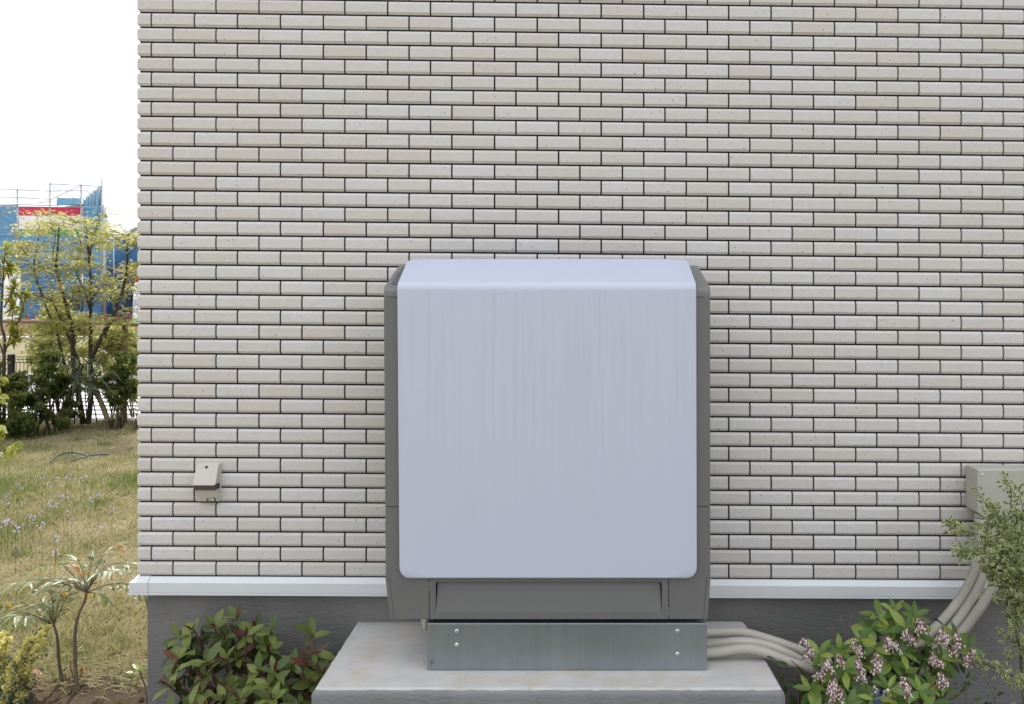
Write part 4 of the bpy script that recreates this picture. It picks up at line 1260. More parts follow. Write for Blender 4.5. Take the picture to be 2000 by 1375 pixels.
# straw litter at the lawn's edge
VV, TI = [], []
for _ in range(2200):
    x = random.uniform(-3.2, -1.66); y = random.gauss(3.34, .08); a = random.gauss(0, .7); l = random.uniform(.03, .10); z = random.uniform(.018, .05)
    c = np.array([x, y, z]); d = np.array([math.cos(a) * l, math.sin(a) * l, random.uniform(-.012, .012)]); w = np.array([-math.sin(a) * .0018, math.cos(a) * .0018, .0015])
    VV += [c - w, c + w, c + d]; TI.append(random.uniform(0, .45))
tag(mesh_np('straw', np.array(VV), np.arange(len(VV)).reshape(-1, 3), M['grass'], tint=TI), 'dry straw lying where the lawn meets the soil', 'straw', kind='stuff')
# clods of soil
b = MB()
for _ in range(500):
    x = random.uniform(-3.1, 3.0); y = random.uniform(2.3, 3.36)
    if x > -1.62 and y > 3.03: continue
    r = random.uniform(.005, .018); c = Vector((x, y, .025))
    pts = [c + Vector((math.cos(k * 1.05) * r * random.uniform(.7, 1.1), math.sin(k * 1.05) * r * random.uniform(.7, 1.1), random.uniform(-.3, .4) * r)) for k in range(6)]
    tp_ = c + Vector((0, 0, r * random.uniform(.6, 1))); 
    b.add(pts + [tp_], [(i, (i + 1) % 6, 6) for i in range(6)])
tag(b.build('soil_clods', M['soil'], None, top=True), 'loose clods on the garden soil', 'soil', kind='stuff')
# fallen leaves and the pink petal
M['deadleaf'] = leaf_mat('dead_leaf', [(0, (.055, .03, .018)), (.5, (.13, .07, .03)), (1, (.30, .17, .07))], 'obj', .2, .6)
M['pinkleaf'] = plain('pink_leaf', (.55, .20, .22), .5)
dl = [leaf_mesh('fallen_leaf', M['deadleaf'], w=.45, droop=-.3), leaf_mesh('fallen_leaf', M['deadleaf'], w=.3, droop=.4)]
def ground_pt(u, v):
    y = CZ * F / (v - CV); return Vector(((u - CU) * y / F, y, .02))
fl = [(230, 933, 'dark fallen leaf on the green grass near the tiled corner'), (218, 947, 'pale brown fallen leaf just below the dark one near the tiled corner'), (132, 975, 'curled brown leaf above a lime weed in mid lawn'), (57, 978, 'brown fallen leaf under the violet flowers at left'), (114, 1033, 'orange brown leaf flat on the lawn'), (98, 1032, 'dark leaf beside the orange brown leaf'), (38, 1088, 'dark fallen leaf above the fan leaved shrub at left'), (80, 955, 'small dark leaf in the dry patch of lawn'), (225, 1202, 'dark leaf on the lawn right of the tall fan leaved shrub'), (130, 1213, 'pale curled leaf between the two fan leaved shrubs'), (155, 1262, 'dark upright scrap of leaf beside the taller thin stem'), (36, 1312, 'dark brown round leaf near the yellow bush'), (85, 1362, 'pale yellow curled leaf on the soil'), (106, 1340, 'long tan leaf on the soil left of the thin stem'), (83, 1332, 'pink leaf on the soil')]
for k, (u, v, lab) in enumerate(fl):
    q = ground_pt(u, v) + Vector((0, 0, .012)); pk = 'pink' in lab
    o = bpy.data.objects.new('fallen_leaf', dl[k % 2].copy() if pk else dl[k % 2]); COL.objects.link(o)
    if pk: o.data.materials[0] = M['pinkleaf']
    s = random.uniform(.04, .07) * (1 if v > 1000 else 1.4); a = random.uniform(-.6, .6) + (0 if k % 2 else 1.5)
    o.location = q; o.rotation_euler = (random.uniform(-.3, .3), random.uniform(-.4, .4), a); o.scale = (s, s, s)
    tag(o, lab, 'fallen leaf', 'fallen leaves on lawn and soil')
# green garden hose looping out of the grass
M['hose'] = plain('green_hose', (.02, .06, .06), .4)
b = MB(); b.tube(smooth_path([ground_pt(98, 908), ground_pt(112, 901) + Vector((0, 0, .03)), ground_pt(138, 897) + Vector((0, 0, .05)), ground_pt(168, 897) + Vector((0, 0, .02))], 20), .0075, 8)
b.tube(smooth_path([ground_pt(140, 904), ground_pt(165, 900) + Vector((0, 0, .02)), ground_pt(185, 896) + Vector((0, 0, .02)), ground_pt(212, 892)], 20), .0065, 8)
tag(b.build('garden_hose', M['hose'], None, top=True), 'dark green garden hose half sunk in the lawn', 'hose')
# lawn flowers
M['lilac'] = plain('lilac_petal', (.40, .38, .62), .6, 0, .15, 60)
def wild_mesh(sd):
    rd = random.Random(sd); h = rd.uniform(.16, .26); b = MB()
    b.tube([(0, 0, 0), (rd.uniform(-.01, .01), 0, h * .5), (rd.uniform(-.015, .015), 0, h)], [.0011, .0009, .0007], 4, 0)
    for k in range(5):
        c = Vector((rd.gauss(0, .010), rd.gauss(0, .010), h + rd.uniform(-.03, .006)))
        for j in range(4):
            a = j * 1.57 + rd.random(); d = Vector((math.cos(a), math.sin(a) * .6, math.sin(a) * .6)) * .008; e_ = Vector((-d.y, d.x, .003)) * .5
            b.add([c, c + d + e_, c + d - e_], [(0, 1, 2)], 1)
    me = bpy.data.meshes.new('wildflower'); me.from_pydata(b.v, [], b.f)
    for m in (M['wgreen'], M['lilac']): me.materials.append(m)
    me.polygons.foreach_set('material_index', b.m)
    return me
wm = [wild_mesh(s) for s in range(5)]
for (u, v) in [(112, 933), (70, 924), (92, 940), (130, 928), (158, 934), (165, 931), (38, 948), (34, 959), (82, 951), (146, 947), (115, 963), (12, 968), (46, 972), (92, 981), (113, 988), (18, 983), (33, 985), (132, 1000), (81, 996), (54, 1003), (106, 1005), (10, 1002), (3, 1020), (15, 1017), (42, 1022), (24, 1020), (108, 1042), (141, 1042), (80, 1050), (106, 1070), (8, 1038), (190, 967), (175, 968), (218, 985), (196, 956), (195, 1030), (140, 1014), (60, 1040), (30, 1055), (64, 1002), (126, 990)]:
    y0 = CZ * F / (v - CV); zf = .2
    y = (CZ - zf) * F / (v - CV)
    o = bpy.data.objects.new('wildflower', random.choice(wm)); COL.objects.link(o)
    o.location = ((u - CU) * y / F, y, 0); o.rotation_euler = (0, 0, random.uniform(0, 6)); o.scale = (1.1,) * 3
    tag(o, 'thin stemmed lilac wildflower standing in the dry lawn', 'wildflower', 'lilac wildflowers in the lawn')

# ------------------------------------------------------------------ trees and shrubs at the end of the lawn
M['maple'] = leaf_mat('young_maple_leaf', [(0, (.17, .19, .06)), (.4, (.34, .335, .13)), (.75, (.47, .45, .22)), (1, (.50, .41, .26))], 'attr', .5, .5, 1.5)
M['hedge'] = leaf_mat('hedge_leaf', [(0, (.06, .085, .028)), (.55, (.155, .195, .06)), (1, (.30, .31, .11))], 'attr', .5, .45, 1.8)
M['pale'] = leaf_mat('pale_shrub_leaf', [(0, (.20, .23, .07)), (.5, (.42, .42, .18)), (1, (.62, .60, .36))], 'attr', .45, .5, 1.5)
M['lance'] = leaf_mat('lance_leaf', [(0, (.12, .15, .03)), (.6, (.26, .27, .05)), (1, (.42, .33, .06))], 'attr', .45, .4)
def star_leaf():
    v = [(0, 0, 0)]; t = []
    for k, (a, r) in enumerate(((-1.25, .55), (-.62, .85), (0, 1.0), (.62, .85), (1.25, .55))):
        i = len(v)
        d = (math.sin(a), math.cos(a)); e_ = (d[1], -d[0])
        v += [(d[0] * r * .45 - e_[0] * .13, d[1] * r * .45 - e_[1] * .13, .02), (d[0] * r, d[1] * r, -.08), (d[0] * r * .45 + e_[0] * .13, d[1] * r * .45 + e_[1] * .13, .02)]
        t += [(0, i, i + 1), (0, i + 1, i + 2)]
    return np.array(v), np.array(t)
sv, st_ = star_leaf()
TY = 10.25
mt = thing('maple_tree', (P(166, 0, TY).x, TY, 0), 'multi stemmed young maple with yellow green leaves at the lawn end', 'tree')
limbs = [([(163, 828), (153, 770), (145, 720), (142, 680), (140, 640), (130, 598), (116, 548), (110, 520), (113, 480), (115, 438)], .055, .35), ([(172, 828), (178, 770), (177, 700), (177, 640), (177, 556), (174, 503), (170, 462), (166, 425)], .05, .35),
         ([(177, 612), (166, 570), (152, 540), (146, 520)], .018, .2), ([(178, 702), (200, 655), (222, 612), (238, 572), (247, 530), (249, 480), (250, 460)], .042, .4), ([(126, 712), (112, 655), (95, 612), (80, 570), (68, 535), (67, 510), (73, 480), (76, 440), (68, 412)], .028, .3),
         ([(155, 706), (132, 655), (108, 600), (95, 578)], .026, .4), ([(176, 500), (180, 470), (190, 440), (203, 412)], .016, .1), ([(68, 535), (55, 510), (42, 482)], .012, .1), ([(110, 525), (103, 500), (108, 460), (104, 430)], .014, .1),
         ([(205, 660), (212, 640), (225, 620), (240, 600)], .02, .2), ([(244, 545), (258, 530), (275, 515)], .012, .1), ([(240, 575), (256, 558), (280, 540), (310, 520)], .012, .1), ([(130, 600), (150, 570), (160, 560)], .01, .2), ([(140, 640), (120, 630), (90, 640)], .012, .2), ([(178, 690), (205, 680), (240, 660), (270, 640)], .014, .3), ([(126, 712), (100, 690), (70, 668), (50, 640)], .014, .2), ([(247, 500), (268, 480), (290, 450)], .01, .1), ([(177, 590), (195, 565), (215, 545)], .01, .2), ([(160, 480), (150, 450), (148, 425)], .009, .1)]
b = MB(); pads = []
for i, (pts, r, lo) in enumerate(limbs):
    yy = [TY + .35 * math.sin(i * 1.9) * k / (len(pts) - 1) for k in range(len(pts))]
    path = smooth_path([P(u, v, y) for (u, v), y in zip(pts, yy)], 30)
    b.tube(path, [r * .68 * (1 - .8 * k / 30) for k in range(31)], 7)
    ln = sum((q - p).length for p, q in zip(path, path[1:]))
    for _ in range(int(4 + ln * 6)):
        k = int((lo + (1 - lo) * random.random() ** .8) * 30); c = path[min(30, k)]
        off = Vector((random.gauss(0, .16), random.gauss(0, .22), random.uniform(-.03, .08)))
        e_ = c + off
        if e_.z > 2.95 or e_.z < .55: continue
        b.tube([c, c.lerp(e_, .5) + Vector((0, 0, .02)), e_], [.006, .004, .002], 4)
        pads.append(e_)
    pads.append(path[-1])
b.build('trunk', M['bark'], mt)
LPm, TI = [], []
for c in pads:
    n = random.randint(30, 62); w = random.uniform(.06, .13); t0 = random.gauss(.5, .2)
    for _ in range(n):
        LPm.append((c.x + random.gauss(0, w), c.y + random.gauss(0, w), c.z + random.gauss(0, .024) - .05 * random.random())); TI.append(t0 + random.gauss(0, .16))
LPm = np.array(LPm); n = len(LPm)
d = rng.normal(0, 1, (n, 3)); d[:, 2] = d[:, 2] * .35 - .25
nr = rng.normal(0, .35, (n, 3)) + np.array([0, 0, 1.0])
V, T = scatter(sv, st_, frames(d, nr), LPm, rng.uniform(.030, .052, n))
tag(mesh_np('crown', V, T, M['maple'], mt, tint=np.repeat(np.clip(TI, 0, 1), len(st_))), kind='stuff')

def shrub(name, label, u0, u1, v0, v1, y, dep, mat, n, ls, w=.4, clump=26, cat='shrub', stems=9, upbias=.3, trunk_r=.010, base_v=None, seed=1):
    """A leafy shrub filling the pixel box (u0..u1, v0..v1) at distance y."""
    rd = random.Random(seed)
    cx_, z1 = P((u0 + u1) / 2, 0, y).x, P(0, v0, y).z; hw = (u1 - u0) / 2 * y / F; z0 = max(.0, P(0, v1, y).z)
    t = thing(name, (cx_, y, 0), label, cat)
    b = MB(); cl = []
    for k in range(clump):
        a = rd.uniform(0, 6.28); rr2 = math.sqrt(rd.random()); hgt = rd.random() ** .85
        prof_ = math.sin(math.pi * min(1, .18 + hgt * .82)) ** .5
        c = Vector((cx_ + math.cos(a) * rr2 * hw * prof_, y + math.sin(a) * rr2 * dep * prof_, z0 + (z1 - z0) * (.08 + .9 * hgt)))
        cl.append(c)
        if k < stems:
            f = Vector((cx_ + rd.gauss(0, hw * .25), y + rd.gauss(0, dep * .25), 0))
            b.tube(smooth_path([f, f.lerp(c, .6) + Vector((rd.gauss(0, .03), 0, .05)), c], 8), [trunk_r * (1 - .08 * q) for q in range(9)], 5)
    if stems: b.build('trunk', M['bark'], t)
    LPs, TIs = [], []
    s0 = max(.05, hw * .24)
    for k in range(n):
        c = cl[k % clump]; o = rv(); rad = s0 * rd.uniform(.3, 1.2)
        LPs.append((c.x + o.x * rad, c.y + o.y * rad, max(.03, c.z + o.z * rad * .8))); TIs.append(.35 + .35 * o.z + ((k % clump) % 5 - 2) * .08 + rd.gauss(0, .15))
    LPs = np.array(LPs); d = rng.normal(0, 1, LPs.shape) + np.array([0, 0, upbias]); nr = rng.normal(0, .6, LPs.shape) + np.array([0, -.2, 1])
    lv, lt = leaf_template(w, 2, .3, .15)
    V, T = scatter(lv, lt, frames(d, nr), LPs, rng.uniform(ls * .7, ls * 1.3, len(LPs)))
    tag(mesh_np('crown', V, T, mat, t, tint=np.repeat(np.clip(TIs, 0, 1), len(lt))), kind='stuff')
    return t
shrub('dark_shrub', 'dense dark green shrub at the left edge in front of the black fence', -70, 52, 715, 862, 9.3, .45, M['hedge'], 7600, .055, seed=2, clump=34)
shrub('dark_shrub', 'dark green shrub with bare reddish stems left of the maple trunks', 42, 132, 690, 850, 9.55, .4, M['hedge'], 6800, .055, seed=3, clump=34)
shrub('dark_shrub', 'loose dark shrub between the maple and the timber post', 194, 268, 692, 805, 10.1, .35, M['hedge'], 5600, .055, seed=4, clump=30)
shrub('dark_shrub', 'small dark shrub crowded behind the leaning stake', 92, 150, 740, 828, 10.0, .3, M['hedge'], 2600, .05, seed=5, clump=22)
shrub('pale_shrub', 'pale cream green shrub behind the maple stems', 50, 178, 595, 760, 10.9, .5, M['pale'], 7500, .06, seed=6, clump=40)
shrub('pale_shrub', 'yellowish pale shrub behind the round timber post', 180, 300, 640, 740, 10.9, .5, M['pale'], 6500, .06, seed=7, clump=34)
shrub('weed_clump', 'thin pale green weed at the foot of the timber post', 205, 232, 762, 828, 9.9, .15, M['pale'], 260, .03, seed=8, clump=10, cat='weed', stems=7, trunk_r=.004)
shrub('weed_clump', 'spindly weed beside the tiled corner at the lawn end', 255, 272, 770, 826, 9.9, .12, M['hedge'], 120, .03, seed=9, clump=8, cat='weed', stems=6, trunk_r=.004)
# lance leaved sapling at the left
sp = thing('lance_leaf_tree', (P(8, 0, 9.2).x, 9.2, 0), 'slim sapling with long yellow green leaves at the left edge', 'tree')
b = MB(); LPl, LDl = [], []
for pts, tips in (([(8, 830), (8, 700), (9, 660), (2, 630), (5, 570), (8, 510), (12, 485)], 1), ([(9, 690), (22, 650), (24, 620), (26, 598)], 1), ([(22, 640), (38, 625), (46, 590), (52, 572)], 1), ([(8, 600), (20, 580), (30, 560)], 1), ([(5, 560), (-10, 540), (-18, 520)], 1), ([(8, 700), (-8, 640), (-15, 590)], 1), ([(5, 545), (14, 530), (22, 520)], 1), ([(10, 680), (28, 665), (34, 650)], 1)):
    path = smooth_path([P(u, v, 9.2) for u, v in pts], 20); b.tube(path, [.02 * (1 - .04 * k) * (1 if len(pts) > 5 else .5) for k in range(21)], 6)
    for k in range(8, 21):
        for _ in range(4 if k < 17 else 9):
            if len(pts) > 5 and k < 13: continue
            LPl.append(path[k]); LDl.append(rv() * .8 + Vector((0, 0, .35 if k > 16 else -.05)))
b.build('trunk', M['bark'], sp)
LPl, LDl = np.array(LPl), np.array(LDl); lv, lt = leaf_template(.24, 3, .3, .25)
V, T = scatter(lv, lt, frames(LDl, rng.normal(0, .4, LDl.shape) + np.array([0, 0, 1])), LPl, rng.uniform(.07, .13, len(LPl)))
tag(mesh_np('crown', V, T, M['lance'], sp, tint=np.repeat(rng.random(len(LPl)), len(lt))), kind='stuff')
# long arching leaves in front of the trunks
al = thing('arching_leaf_plant', (P(160, 0, 9.95).x, 9.95, 0), 'plant with long drooping grey green leaves before the maple trunks', 'plant')
b = MB()
for u in (128, 145, 170, 190): b.tube([P(u, 828, 9.95), P(u * .6 + 64, 760, 9.95), P(u, 708, 9.95)], [.008, .006, .004], 5)
b.build('stem', M['bark'], al)
LPa, LDa = [], []
for _ in range(170):
    u = random.gauss(162, 24); v = random.uniform(695, 768); LPa.append(P(u, v, 9.95 + random.gauss(0, .15))); a = random.uniform(0, 6.28); LDa.append((math.cos(a), math.sin(a), random.uniform(-.9, .5)))
M['greygreen'] = leaf_mat('grey_green_leaf', [(0, (.05, .075, .05)), (1, (.16, .19, .12))], 'attr', .25, .35)
lv, lt = leaf_template(.12, 4, .3, .5)
V, T = scatter(lv, lt, frames(np.array(LDa), rng.normal(0, .3, (170, 3)) + np.array([0, 0, 1])), np.array(LPa), rng.uniform(.14, .24, 170))
tag(mesh_np('foliage', V, T, M['greygreen'], al, tint=np.repeat(rng.random(170), len(lt))), kind='stuff')
# thin red stems of the left shrub
# ------------------------------------------------------------------ timber tree supports
fr = thing('timber_support', (P(243, 0, 10.5).x, 10.5, 0), 'round timber post with long horizontal rails supporting the trees', 'tree support')
b = MB(); b.tube([P(242.5, 828, 10.5), P(243, 720, 10.5), P(244.5, 610, 10.5)], [.037, .036, .035], 12); b.build('post', M['timber'], fr)
b = MB(); b.tube([P(-160, 622, 10.44), P(40, 628, 10.44), P(180, 631, 10.43), P(330, 637, 10.43)], [.026, .025, .024, .024], 9); b.build('rail', M['timber'], fr)
b = MB(); b.tube([P(238, 717, 10.55), P(360, 722, 10.55)], .018, 8); b.build('rail', M['timber'], fr)
for k, (a, c, lab) in enumerate((((112, 822), (152, 742), 'leaning timber stake left of the maple trunks'), ((212, 824), (178, 735), 'leaning timber stake right of the maple trunks'))):
    b = MB(); b.tube([P(a[0], a[1], 9.9), P(c[0], c[1], 10.2)], .03, 9); tag(b.build('timber_stake', M['timber'], None, top=True), lab, 'stake', 'leaning timber stakes at the maple')
# black mesh fence
M['black'] = plain('black_metal', (.012, .012, .013), .4)
fe = thing('mesh_fence', (P(22, 0, 10.4).x, 10.4, 0), 'black wire fence behind the shrubs at the left edge', 'fence')
for u in (-140, 22): 
    b = MB(); q = P(u, 0, 10.4); b.box(q.x - .03, q.x + .03, 10.37, 10.43, 0, P(0, 692, 10.4).z); b.build('post', M['black'], fe)
x0_, x1_ = P(-260, 0, 10.4).x, P(66, 0, 10.4).x; zt_f = P(0, 697, 10.4).z
for (z, dy) in ((zt_f, 0), (zt_f - .03, -.03), (zt_f - .075, 0), (.35, 0), (.12, 0)):
    b = MB(); b.tube([(x0_, 10.4 + dy, z), (x1_, 10.4 + dy, z)], .005, 6); b.build('rail', M['black'], fe)
b = MB(); x = x0_
while x < x1_:
    b.tube([(x, 10.4, .05), (x, 10.4, zt_f - .075), (x, 10.365, zt_f - .03), (x, 10.4, zt_f + .01)], .0035, 4); x += .05
tag(b.build('wires', M['black'], fe), kind='stuff')

# ------------------------------------------------------------------ road and far side
for k in range(7):
    y = 10.92 + k * .47
    b = MB(); b.add([(-14, y, -.002), (-4.4, y, -.002), (-4.4, y + .26, -.002), (-14, y + .26, -.002)], [(0, 1, 2, 3)])
    o = b.build('road_stripe', M['paint'], None, top=True); tag(o, 'white painted crossing stripe on the road behind the shrubs', 'road marking', 'white crossing stripes', 'structure')
b = MB(); b.box(-60, 40, 16.2, 16.38, -.1, .12, 0, .01); tag(b.build('road_kerb', M['kerb'], None, top=True), 'concrete kerb along the far side of the road', 'kerb', kind='structure')
b = MB(); b.box(-90, 20, 34.0, 34.9, -.1, .10, 0, .01); tag(b.build('far_kerb', M['kerb'], None, top=True), 'pale concrete strip across the dry field', 'kerb', kind='structure')
b = MB()
rows_ = []
for (y, z) in ((37.5, -.05), (39, .35), (40.5, .5), (70, .5)):
    rows_.append([(x, y, z + (random.uniform(-.06, .08) if .1 < z else 0)) for x in np.linspace(-95, 30, 60)])
b.rings(rows_, 0, False, False, True, closed=False)
M['bank'] = ground_mat('brown_earth', [(.3, (.10, .06, .04)), (.6, (.20, .13, .085)), (.8, (.27, .19, .13))], .8, .6, .05, 6)
tag(b.build('earth_bank', M['bank'], None, top=True), 'brown earth bank below the blue sheeted house', 'earth bank', kind='structure')
M['redflower'] = plain('crimson_flower', (.28, .03, .05), .6, 0, .3, 5)
VV = []
for _ in range(700):
    c = np.array([random.uniform(-34, -22), random.uniform(40.5, 42), .62 + random.uniform(0, .28)])
    for q in range(3): VV.append(c + rng.normal(0, .07, 3))
tag(mesh_np('red_flower_bed', np.array(VV), np.arange(len(VV)).reshape(-1, 3), M['redflower'], top=True), 'low crimson planting in front of the blue sheets', 'flower bed', kind='stuff')

# ------------------------------------------------------------------ house under construction, wrapped in blue sheets
M['blue'] = sheet_mat('blue_sheet', (.11, .27, .44))
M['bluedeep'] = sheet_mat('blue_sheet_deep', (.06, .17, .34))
M['bluepale'] = sheet_mat('blue_sheet_pale', (.16, .36, .50), .4)
M['pipe'] = plain('scaffold_pipe', (.42, .43, .47), .4, .6)
M['redcloth'] = sheet_mat('red_cloth', (.48, .05, .10), .3)
M['whitecloth'] = sheet_mat('white_cloth', (.68, .68, .70), .3)
M['greencloth'] = sheet_mat('green_cloth', (.04, .30, .16), .3)
M['shell'] = plain('unfinished_wall', (.35, .33, .30), .9)
M['glass'] = plain('dark_opening', (.03, .035, .045), .15)
BY = 45.0
sb = thing('scaffolded_house', (P(60, 0, BY + 4).x, BY + 4, .5), 'house under construction wrapped in blue scaffold sheets with a striped banner', 'building')
def wavy(name, u0, v0, u1, v1, y0, y1, mat, parent, nx=10, nz=8, amp=.10, local=False):
    """A hanging sheet between two pixel corners with folds; thin but with depth."""
    V, T = [], []
    ph = random.uniform(0, 6)
    for j in range(nz + 1):
        for i in range(nx + 1):
            a, c = i / nx, j / nz
            y = y0 + (y1 - y0) * a
            p = P(u0 + (u1 - u0) * a, v0 + (v1 - v0) * c, y)
            e_ = math.sin(math.pi * a) * math.sin(math.pi * c)
            V.append((p.x, p.y + amp * (math.sin(a * 9 + ph + c * 2) * .5 + math.sin(c * 7 + ph)) * (.25 + .75 * e_), p.z))
    for j in range(nz):
        for i in range(nx):
            a = j * (nx + 1) + i; T += [(a, a + nx + 1, a + nx + 2), (a, a + nx + 2, a + 1)]
    return mesh_np(name, np.array(V), T, mat, parent, smooth=True)
us = [-190, -112, -38, 36.5, 98, 161.5, 203]
ytop = {k: 388 + 17 * (k + 190) / 390 for k in us}
for i in range(6):
    a, c = us[i], us[i + 1]
    for j, (va, vb) in enumerate(((400.5, 459.5), (460.5, 513.5), (514.5, 570), (571, 636))):
        if i in (3, 4) and j == 0: continue
        if i == 4 and j == 3: va, vb = 571, 582
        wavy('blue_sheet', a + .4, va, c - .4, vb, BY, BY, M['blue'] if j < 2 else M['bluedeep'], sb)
for (va, vb, m) in ((403.5, 421, 'redcloth'), (421, 447.5, 'whitecloth'), (447.5, 459, 'greencloth')):
    wavy('banner_stripe', 37, va, 161, vb + .1, BY - .05, BY - .05, M[m], sb, amp=.04)
b = MB(); q0, q1 = P(99, 636, BY + .3), P(161, 583, BY + .3)
b.box(q0.x, q1.x, BY + .3, BY + .4, q0.z, q1.z); b.build('dark_opening', M['glass'], sb)
for (u0, u1) in ((128, 144), (147, 158)):
    q0, q1 = P(u0, 618, BY + .24), P(u1, 566, BY + .24)
    b = MB(); b.box(q0.x, q1.x, BY + .2, BY + .28, q0.z, q1.z); w_ = b.build('window', M['bluepale'], sb)
    b = MB(); b.box(q0.x + .05, q1.x - .05, BY + .18, BY + .199, q0.z + .4, q1.z - .06); b.build('pane', M['glass'], w_)
b = MB(); q0, q1 = P(-200, 636, BY + 1.2), P(165, 412, BY + 1.2); xr = P(150, 0, BY + 6).x; b.box(q0.x, xr - 3.2, BY + 1.2, BY + 6, .4, P(0, 415, BY + 1.2).z); b.build('shell_wall', M['shell'], sb)
# return sheets at the right rear, seen over the top
for (u0, u1, t0, t1) in ((163.5, 172, 390, 383), (172, 178, 383, 378), (178, 184.5, 378, 373), (184.5, 193, 373, 366), (193, 200.5, 364, 365)):
    V = []
    n = 6
    y_a = BY + 6.5 * (203 - u0) / 40; y_b = BY + 6.5 * (203 - u1) / 40
    W, Tt = [], []
    for i in range(n + 1):
        a = i / n; u = u0 + (u1 - u0) * a; y = y_a + (y_b - y_a) * a
        for v in (t0 + (t1 - t0) * a + 1.5 * math.sin(a * 3.14), 405): 
            p = P(u, v, y); W.append((p.x, p.y + .12 * math.sin(a * 6), p.z))
    for i in range(n): Tt += [(2 * i, 2 * i + 1, 2 * i + 3), (2 * i, 2 * i + 3, 2 * i + 2)]
    mesh_np('blue_sheet', np.array(W), Tt, M['bluepale'] if u0 < 190 else M['blue'], sb, smooth=True)
b = MB(); b.add([P(113, 386, BY + 8), P(160, 388, BY + 8), P(160, 398, BY + 8), P(113, 402, BY + 8)], [(0, 3, 2, 1)]); b.build('blue_sheet', M['bluepale'], sb)
b = MB(); q0, q1 = P(112, 402, BY + 7), P(164, 399, BY + 7); b.add([q0, P(163, 405, BY + 7), P(163, 398.5, BY + 7), P(112, 401, BY + 7), q0 + Vector((0, 3, .2)), P(163, 405, BY + 10), P(163, 399, BY + 10), P(112, 401, BY + 10)], [(0, 1, 2, 3), (3, 2, 6, 7)]); b.build('roof_edge', M['black'], sb)
def pipe(name, u0, v0, u1, v1, y0, y1, r=.03, par=None):
    b = MB(); b.tube([P(u0, v0, y0), P(u1, v1, y1)], r, 6); return b.build(name, M['pipe'], par)
for (u, vt) in ((-112, 366), (-38, 368), (34, 369), (97.5, 356), (158.5, 360), (199, 349)): pipe('upright', u, vt, u, 636, BY - .12, BY - .12, .035, sb)
pipe('upright', 204, 405, 204, 636, BY - .1, BY - .1, .09, sb)
for (a, c) in (((-112, 366.5), (34, 370.5)), ((34, 370.5), (97, 373)), ((34, 386), (97, 388.5)), ((-112, 383), (34, 386)), ((97, 359), (158, 361.5)), ((158, 361.5), (199, 364)), ((97, 373), (199, 372)), ((-112, 397.5), (34, 399.5)), ((34, 399.5), (161, 403)), ((-112, 402.5), (199, 405))):
    pipe('ledger', a[0], a[1], c[0], c[1], BY - .15, BY - .15, .022, sb)
for (a, c) in (((97, 359), (158, 395)), ((97, 391), (158, 362)), ((158, 363), (178, 380)), ((112, 390), (160, 386)), ((72, 397), (112, 391)), ((-38, 400), (34, 455)), ((34, 402), (-2, 415)), ((-2, 415), (34, 435)), ((97, 462), (158, 505)), ((36, 505), (97, 465)), ((100, 570), (160, 520))):
    pipe('brace', a[0], a[1], c[0], c[1], BY - .18, BY - .18, .016, sb)
for (u, vt) in ((163.5, 386), (172, 381), (178, 377), (184.5, 370), (193, 364), (195.5, 363), (112, 383)):
    y = BY + 6.5 * (203 - u) / 40 if u > 120 else BY + 7.5
    pipe('upright', u, vt, u, 405, y - .1, y - .1, .035, sb)
for v in (415, 459.8, 513.8, 447, 570.5):
    if v in (415, 447): pipe('sheet_cord', -112, v - 2, 32, v, BY - .14, BY - .14, .025, sb)
    else: pipe('sheet_cord', -190, v - 1, 203, v, BY - .14, BY - .14, .025, sb)

# second, lower sheeted building at the right, partly behind the tiled house
s2 = thing('sheeted_building', (P(300, 0, 52).x, 54, .5), 'lower building under dark blue sheets just left of the tiled corner', 'building')
for i, (a, c) in enumerate(((205, 222), (222.5, 272), (272.5, 340), (340.5, 430), (430.5, 540))):
    for j, (va, vb) in enumerate(((462 if i else 470, 520), (520.5, 575), (575.5, 632))):
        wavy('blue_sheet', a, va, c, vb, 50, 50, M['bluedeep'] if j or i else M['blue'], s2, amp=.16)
b = MB(); q0, q1 = P(205, 632, 52), P(540, 470, 52); b.box(q0.x, q1.x, 51, 58, .4, q1.z); b.build('shell_wall', M['shell'], s2)
for (u, vt) in ((222.5, 458), (272.5, 452), (340.5, 452)): pipe('upright', u, vt, u, 632, 49.8, 49.8, .05, s2)
pipe('ledger', 205, 458, 540, 462, 49.8, 49.8, .03, s2)
b = MB(); q0, q1 = P(248, 588, 49.7), P(262, 578, 49.7); b.box(q0.x, q1.x, 49.7, 49.8, q0.z, q1.z); b.build('dark_opening', M['glass'], s2)
# street lamp by the corner
sl = thing('street_lamp', (P(248.5, 0, 33).x, 33, 0), 'dark street lamp pole with a curved neck near the tiled corner', 'street lamp')
b = MB(); b.tube(smooth_path([Vector((P(248.5, 0, 33).x, 33, 0)), P(248.5, 560, 33), P(248.5, 470, 33), P(249, 460, 33), P(251, 457, 33), P(256, 455.5, 33)], 30), [.06 - .0011 * k for k in range(31)], 8); b.build('pole', M['black'], sl)
b = MB(); b.tube([P(248.5, 478, 33), P(248.5, 468, 33)], .075, 8); b.build('collar', M['black'], sl)
M['lampgrey'] = plain('lamp_grey', (.30, .31, .32), .5)
b = MB(); b.tube(smooth_path([P(255.5, 454, 33), P(259, 451.5, 33), P(266, 447.5, 33), P(270, 446, 33)], 10), [.05, .075, .09, .1, .1, .1, .1, .1, .1, .09, .06], 10); b.build('lamp_head', M['lampgrey'], sl)

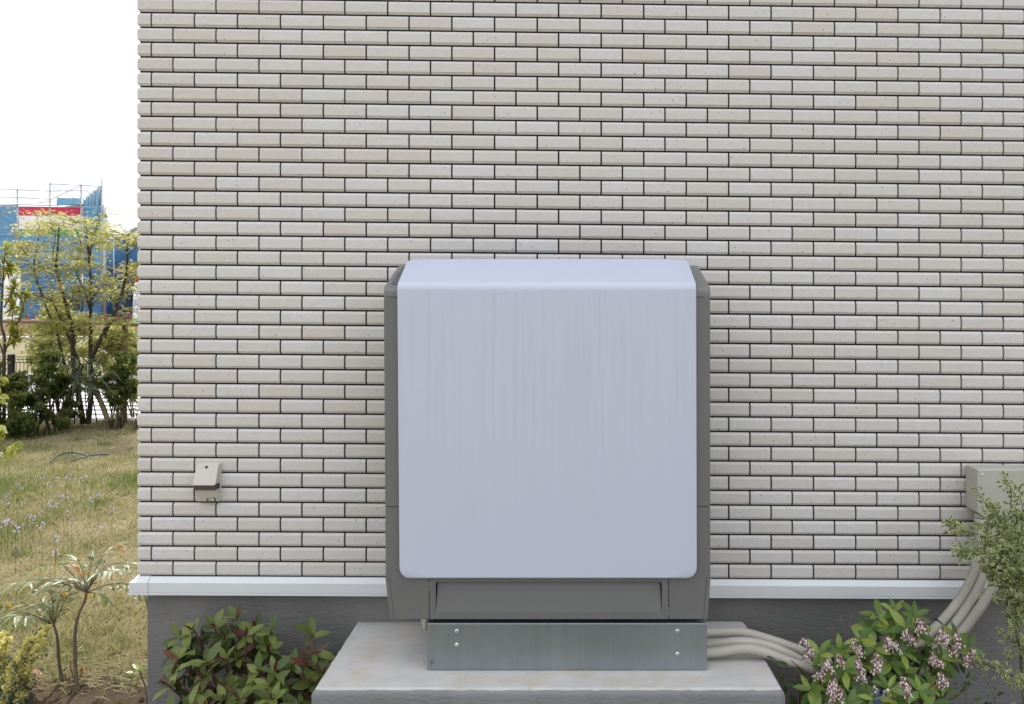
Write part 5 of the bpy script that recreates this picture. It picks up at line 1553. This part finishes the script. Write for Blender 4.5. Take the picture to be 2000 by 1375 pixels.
# ------------------------------------------------------------------ banner flags
M['flagwhite'] = sheet_mat('flag_white', (.80, .80, .82), .35)
M['flaggreen'] = sheet_mat('flag_green', (.38, .60, .06), .3)
M['teal'] = plain('teal_print', (.03, .30, .22), .6)
M['ink'] = plain('dark_print', (.05, .05, .10), .6)
M['flagred'] = sheet_mat('flag_red', (.65, .03, .04), .3)
M['signgreen'] = sheet_mat('flag_emerald', (.02, .42, .16), .3)
NY = 27.0
nf = thing('banner_flag', (P(4, 0, NY).x, NY, 0), 'tall white banner flag with a lime green head reading ECO', 'banner flag')
b = MB(); b.tube([Vector((P(4, 0, NY).x, NY, 0)), P(4.5, 509, NY)], .014, 6); b.build('pole', M['pipe'], nf)
b = MB(); b.tube([P(3.5, 513, NY), P(41, 513, NY)], .008, 6); b.build('cross_arm', M['pipe'], nf)
outl = [(513, 8, 30), (520, 7, 35), (528, 6, 41), (540, 6, 41), (556, 6, 39.5), (570, 5.5, 38), (578, 5, 36.5), (590, 5, 37), (605, 4.5, 38.5), (618, 4.5, 38), (628, 4, 22)]
V, T = [], []
for k, (v, ul, ur) in enumerate(outl):
    for i in range(5):
        p = P(ul + (ur - ul) * i / 4, v, NY); V.append((p.x, NY + .03 + .05 * math.sin(k * .9 + i * .7) * i / 4, p.z))
for k in range(len(outl) - 1):
    for i in range(4):
        a = k * 5 + i; T += [(a, a + 5, a + 6), (a, a + 6, a + 1)]
mesh_np('cloth', np.array(V), T, M['flagwhite'], nf, smooth=True)
fy = NY - .045
b = MB(); q0, q1 = P(12, 533, fy), P(34.5, 517, fy); b.add([(q0.x, fy, q0.z), (q1.x, fy, q0.z), (q1.x, fy, q1.z), (q0.x, fy, q1.z)], [(0, 1, 2, 3)]); b.build('head_panel', M['flaggreen'], nf)
rot = (math.pi / 2, 0, 0)
p = P(23.5, 520.2, fy - .012); text_mesh('lettering', 'ECO', .105, p, rot, M['flagwhite'], nf, .002)
for k, ch in enumerate('エコハウス'):
    p = P(22, 539 + k * 9.6, fy - .012); text_mesh('lettering', ch, .155, p, rot, M['teal'], nf, .002)
for k, ch in enumerate('環境共生'):
    p = P(31.5, 538.5 + k * 5.2, fy - .012); text_mesh('lettering', ch, .085, p, rot, M['ink'], nf, .002)
n2 = thing('banner_flag', (P(257, 0, NY).x, NY, 0), 'white banner flag with red head and green foot half hidden by the tiled corner', 'banner flag')
b = MB(); b.tube([Vector((P(256.5, 0, NY).x, NY, 0)), P(262.5, 538, NY)], .014, 6); b.build('pole', M['pipe'], n2)
for (v0, v1, m) in ((540, 552, 'flagred'), (552, 622, 'flagwhite'), (622, 629, 'signgreen')):
    lo = lambda v: 264.5 - 7.5 * (v - 540) / 90
    V = [P(lo(v0), v0, NY + .02), P(lo(v0) + 34, v0, NY + .08), P(lo(v1) + 34, v1, NY + .05), P(lo(v1), v1, NY + .02)]
    b = MB(); b.add(V, [(0, 3, 2, 1)]); b.build('cloth', M[m], n2)
for k, ch in enumerate('分譲中'):
    p = P(270 - k, 575 + k * 17, NY - .01); text_mesh('lettering', ch, .28, p, rot, M['ink'], n2, .002)
# parked pale shapes by the sheets are left to the shrubs
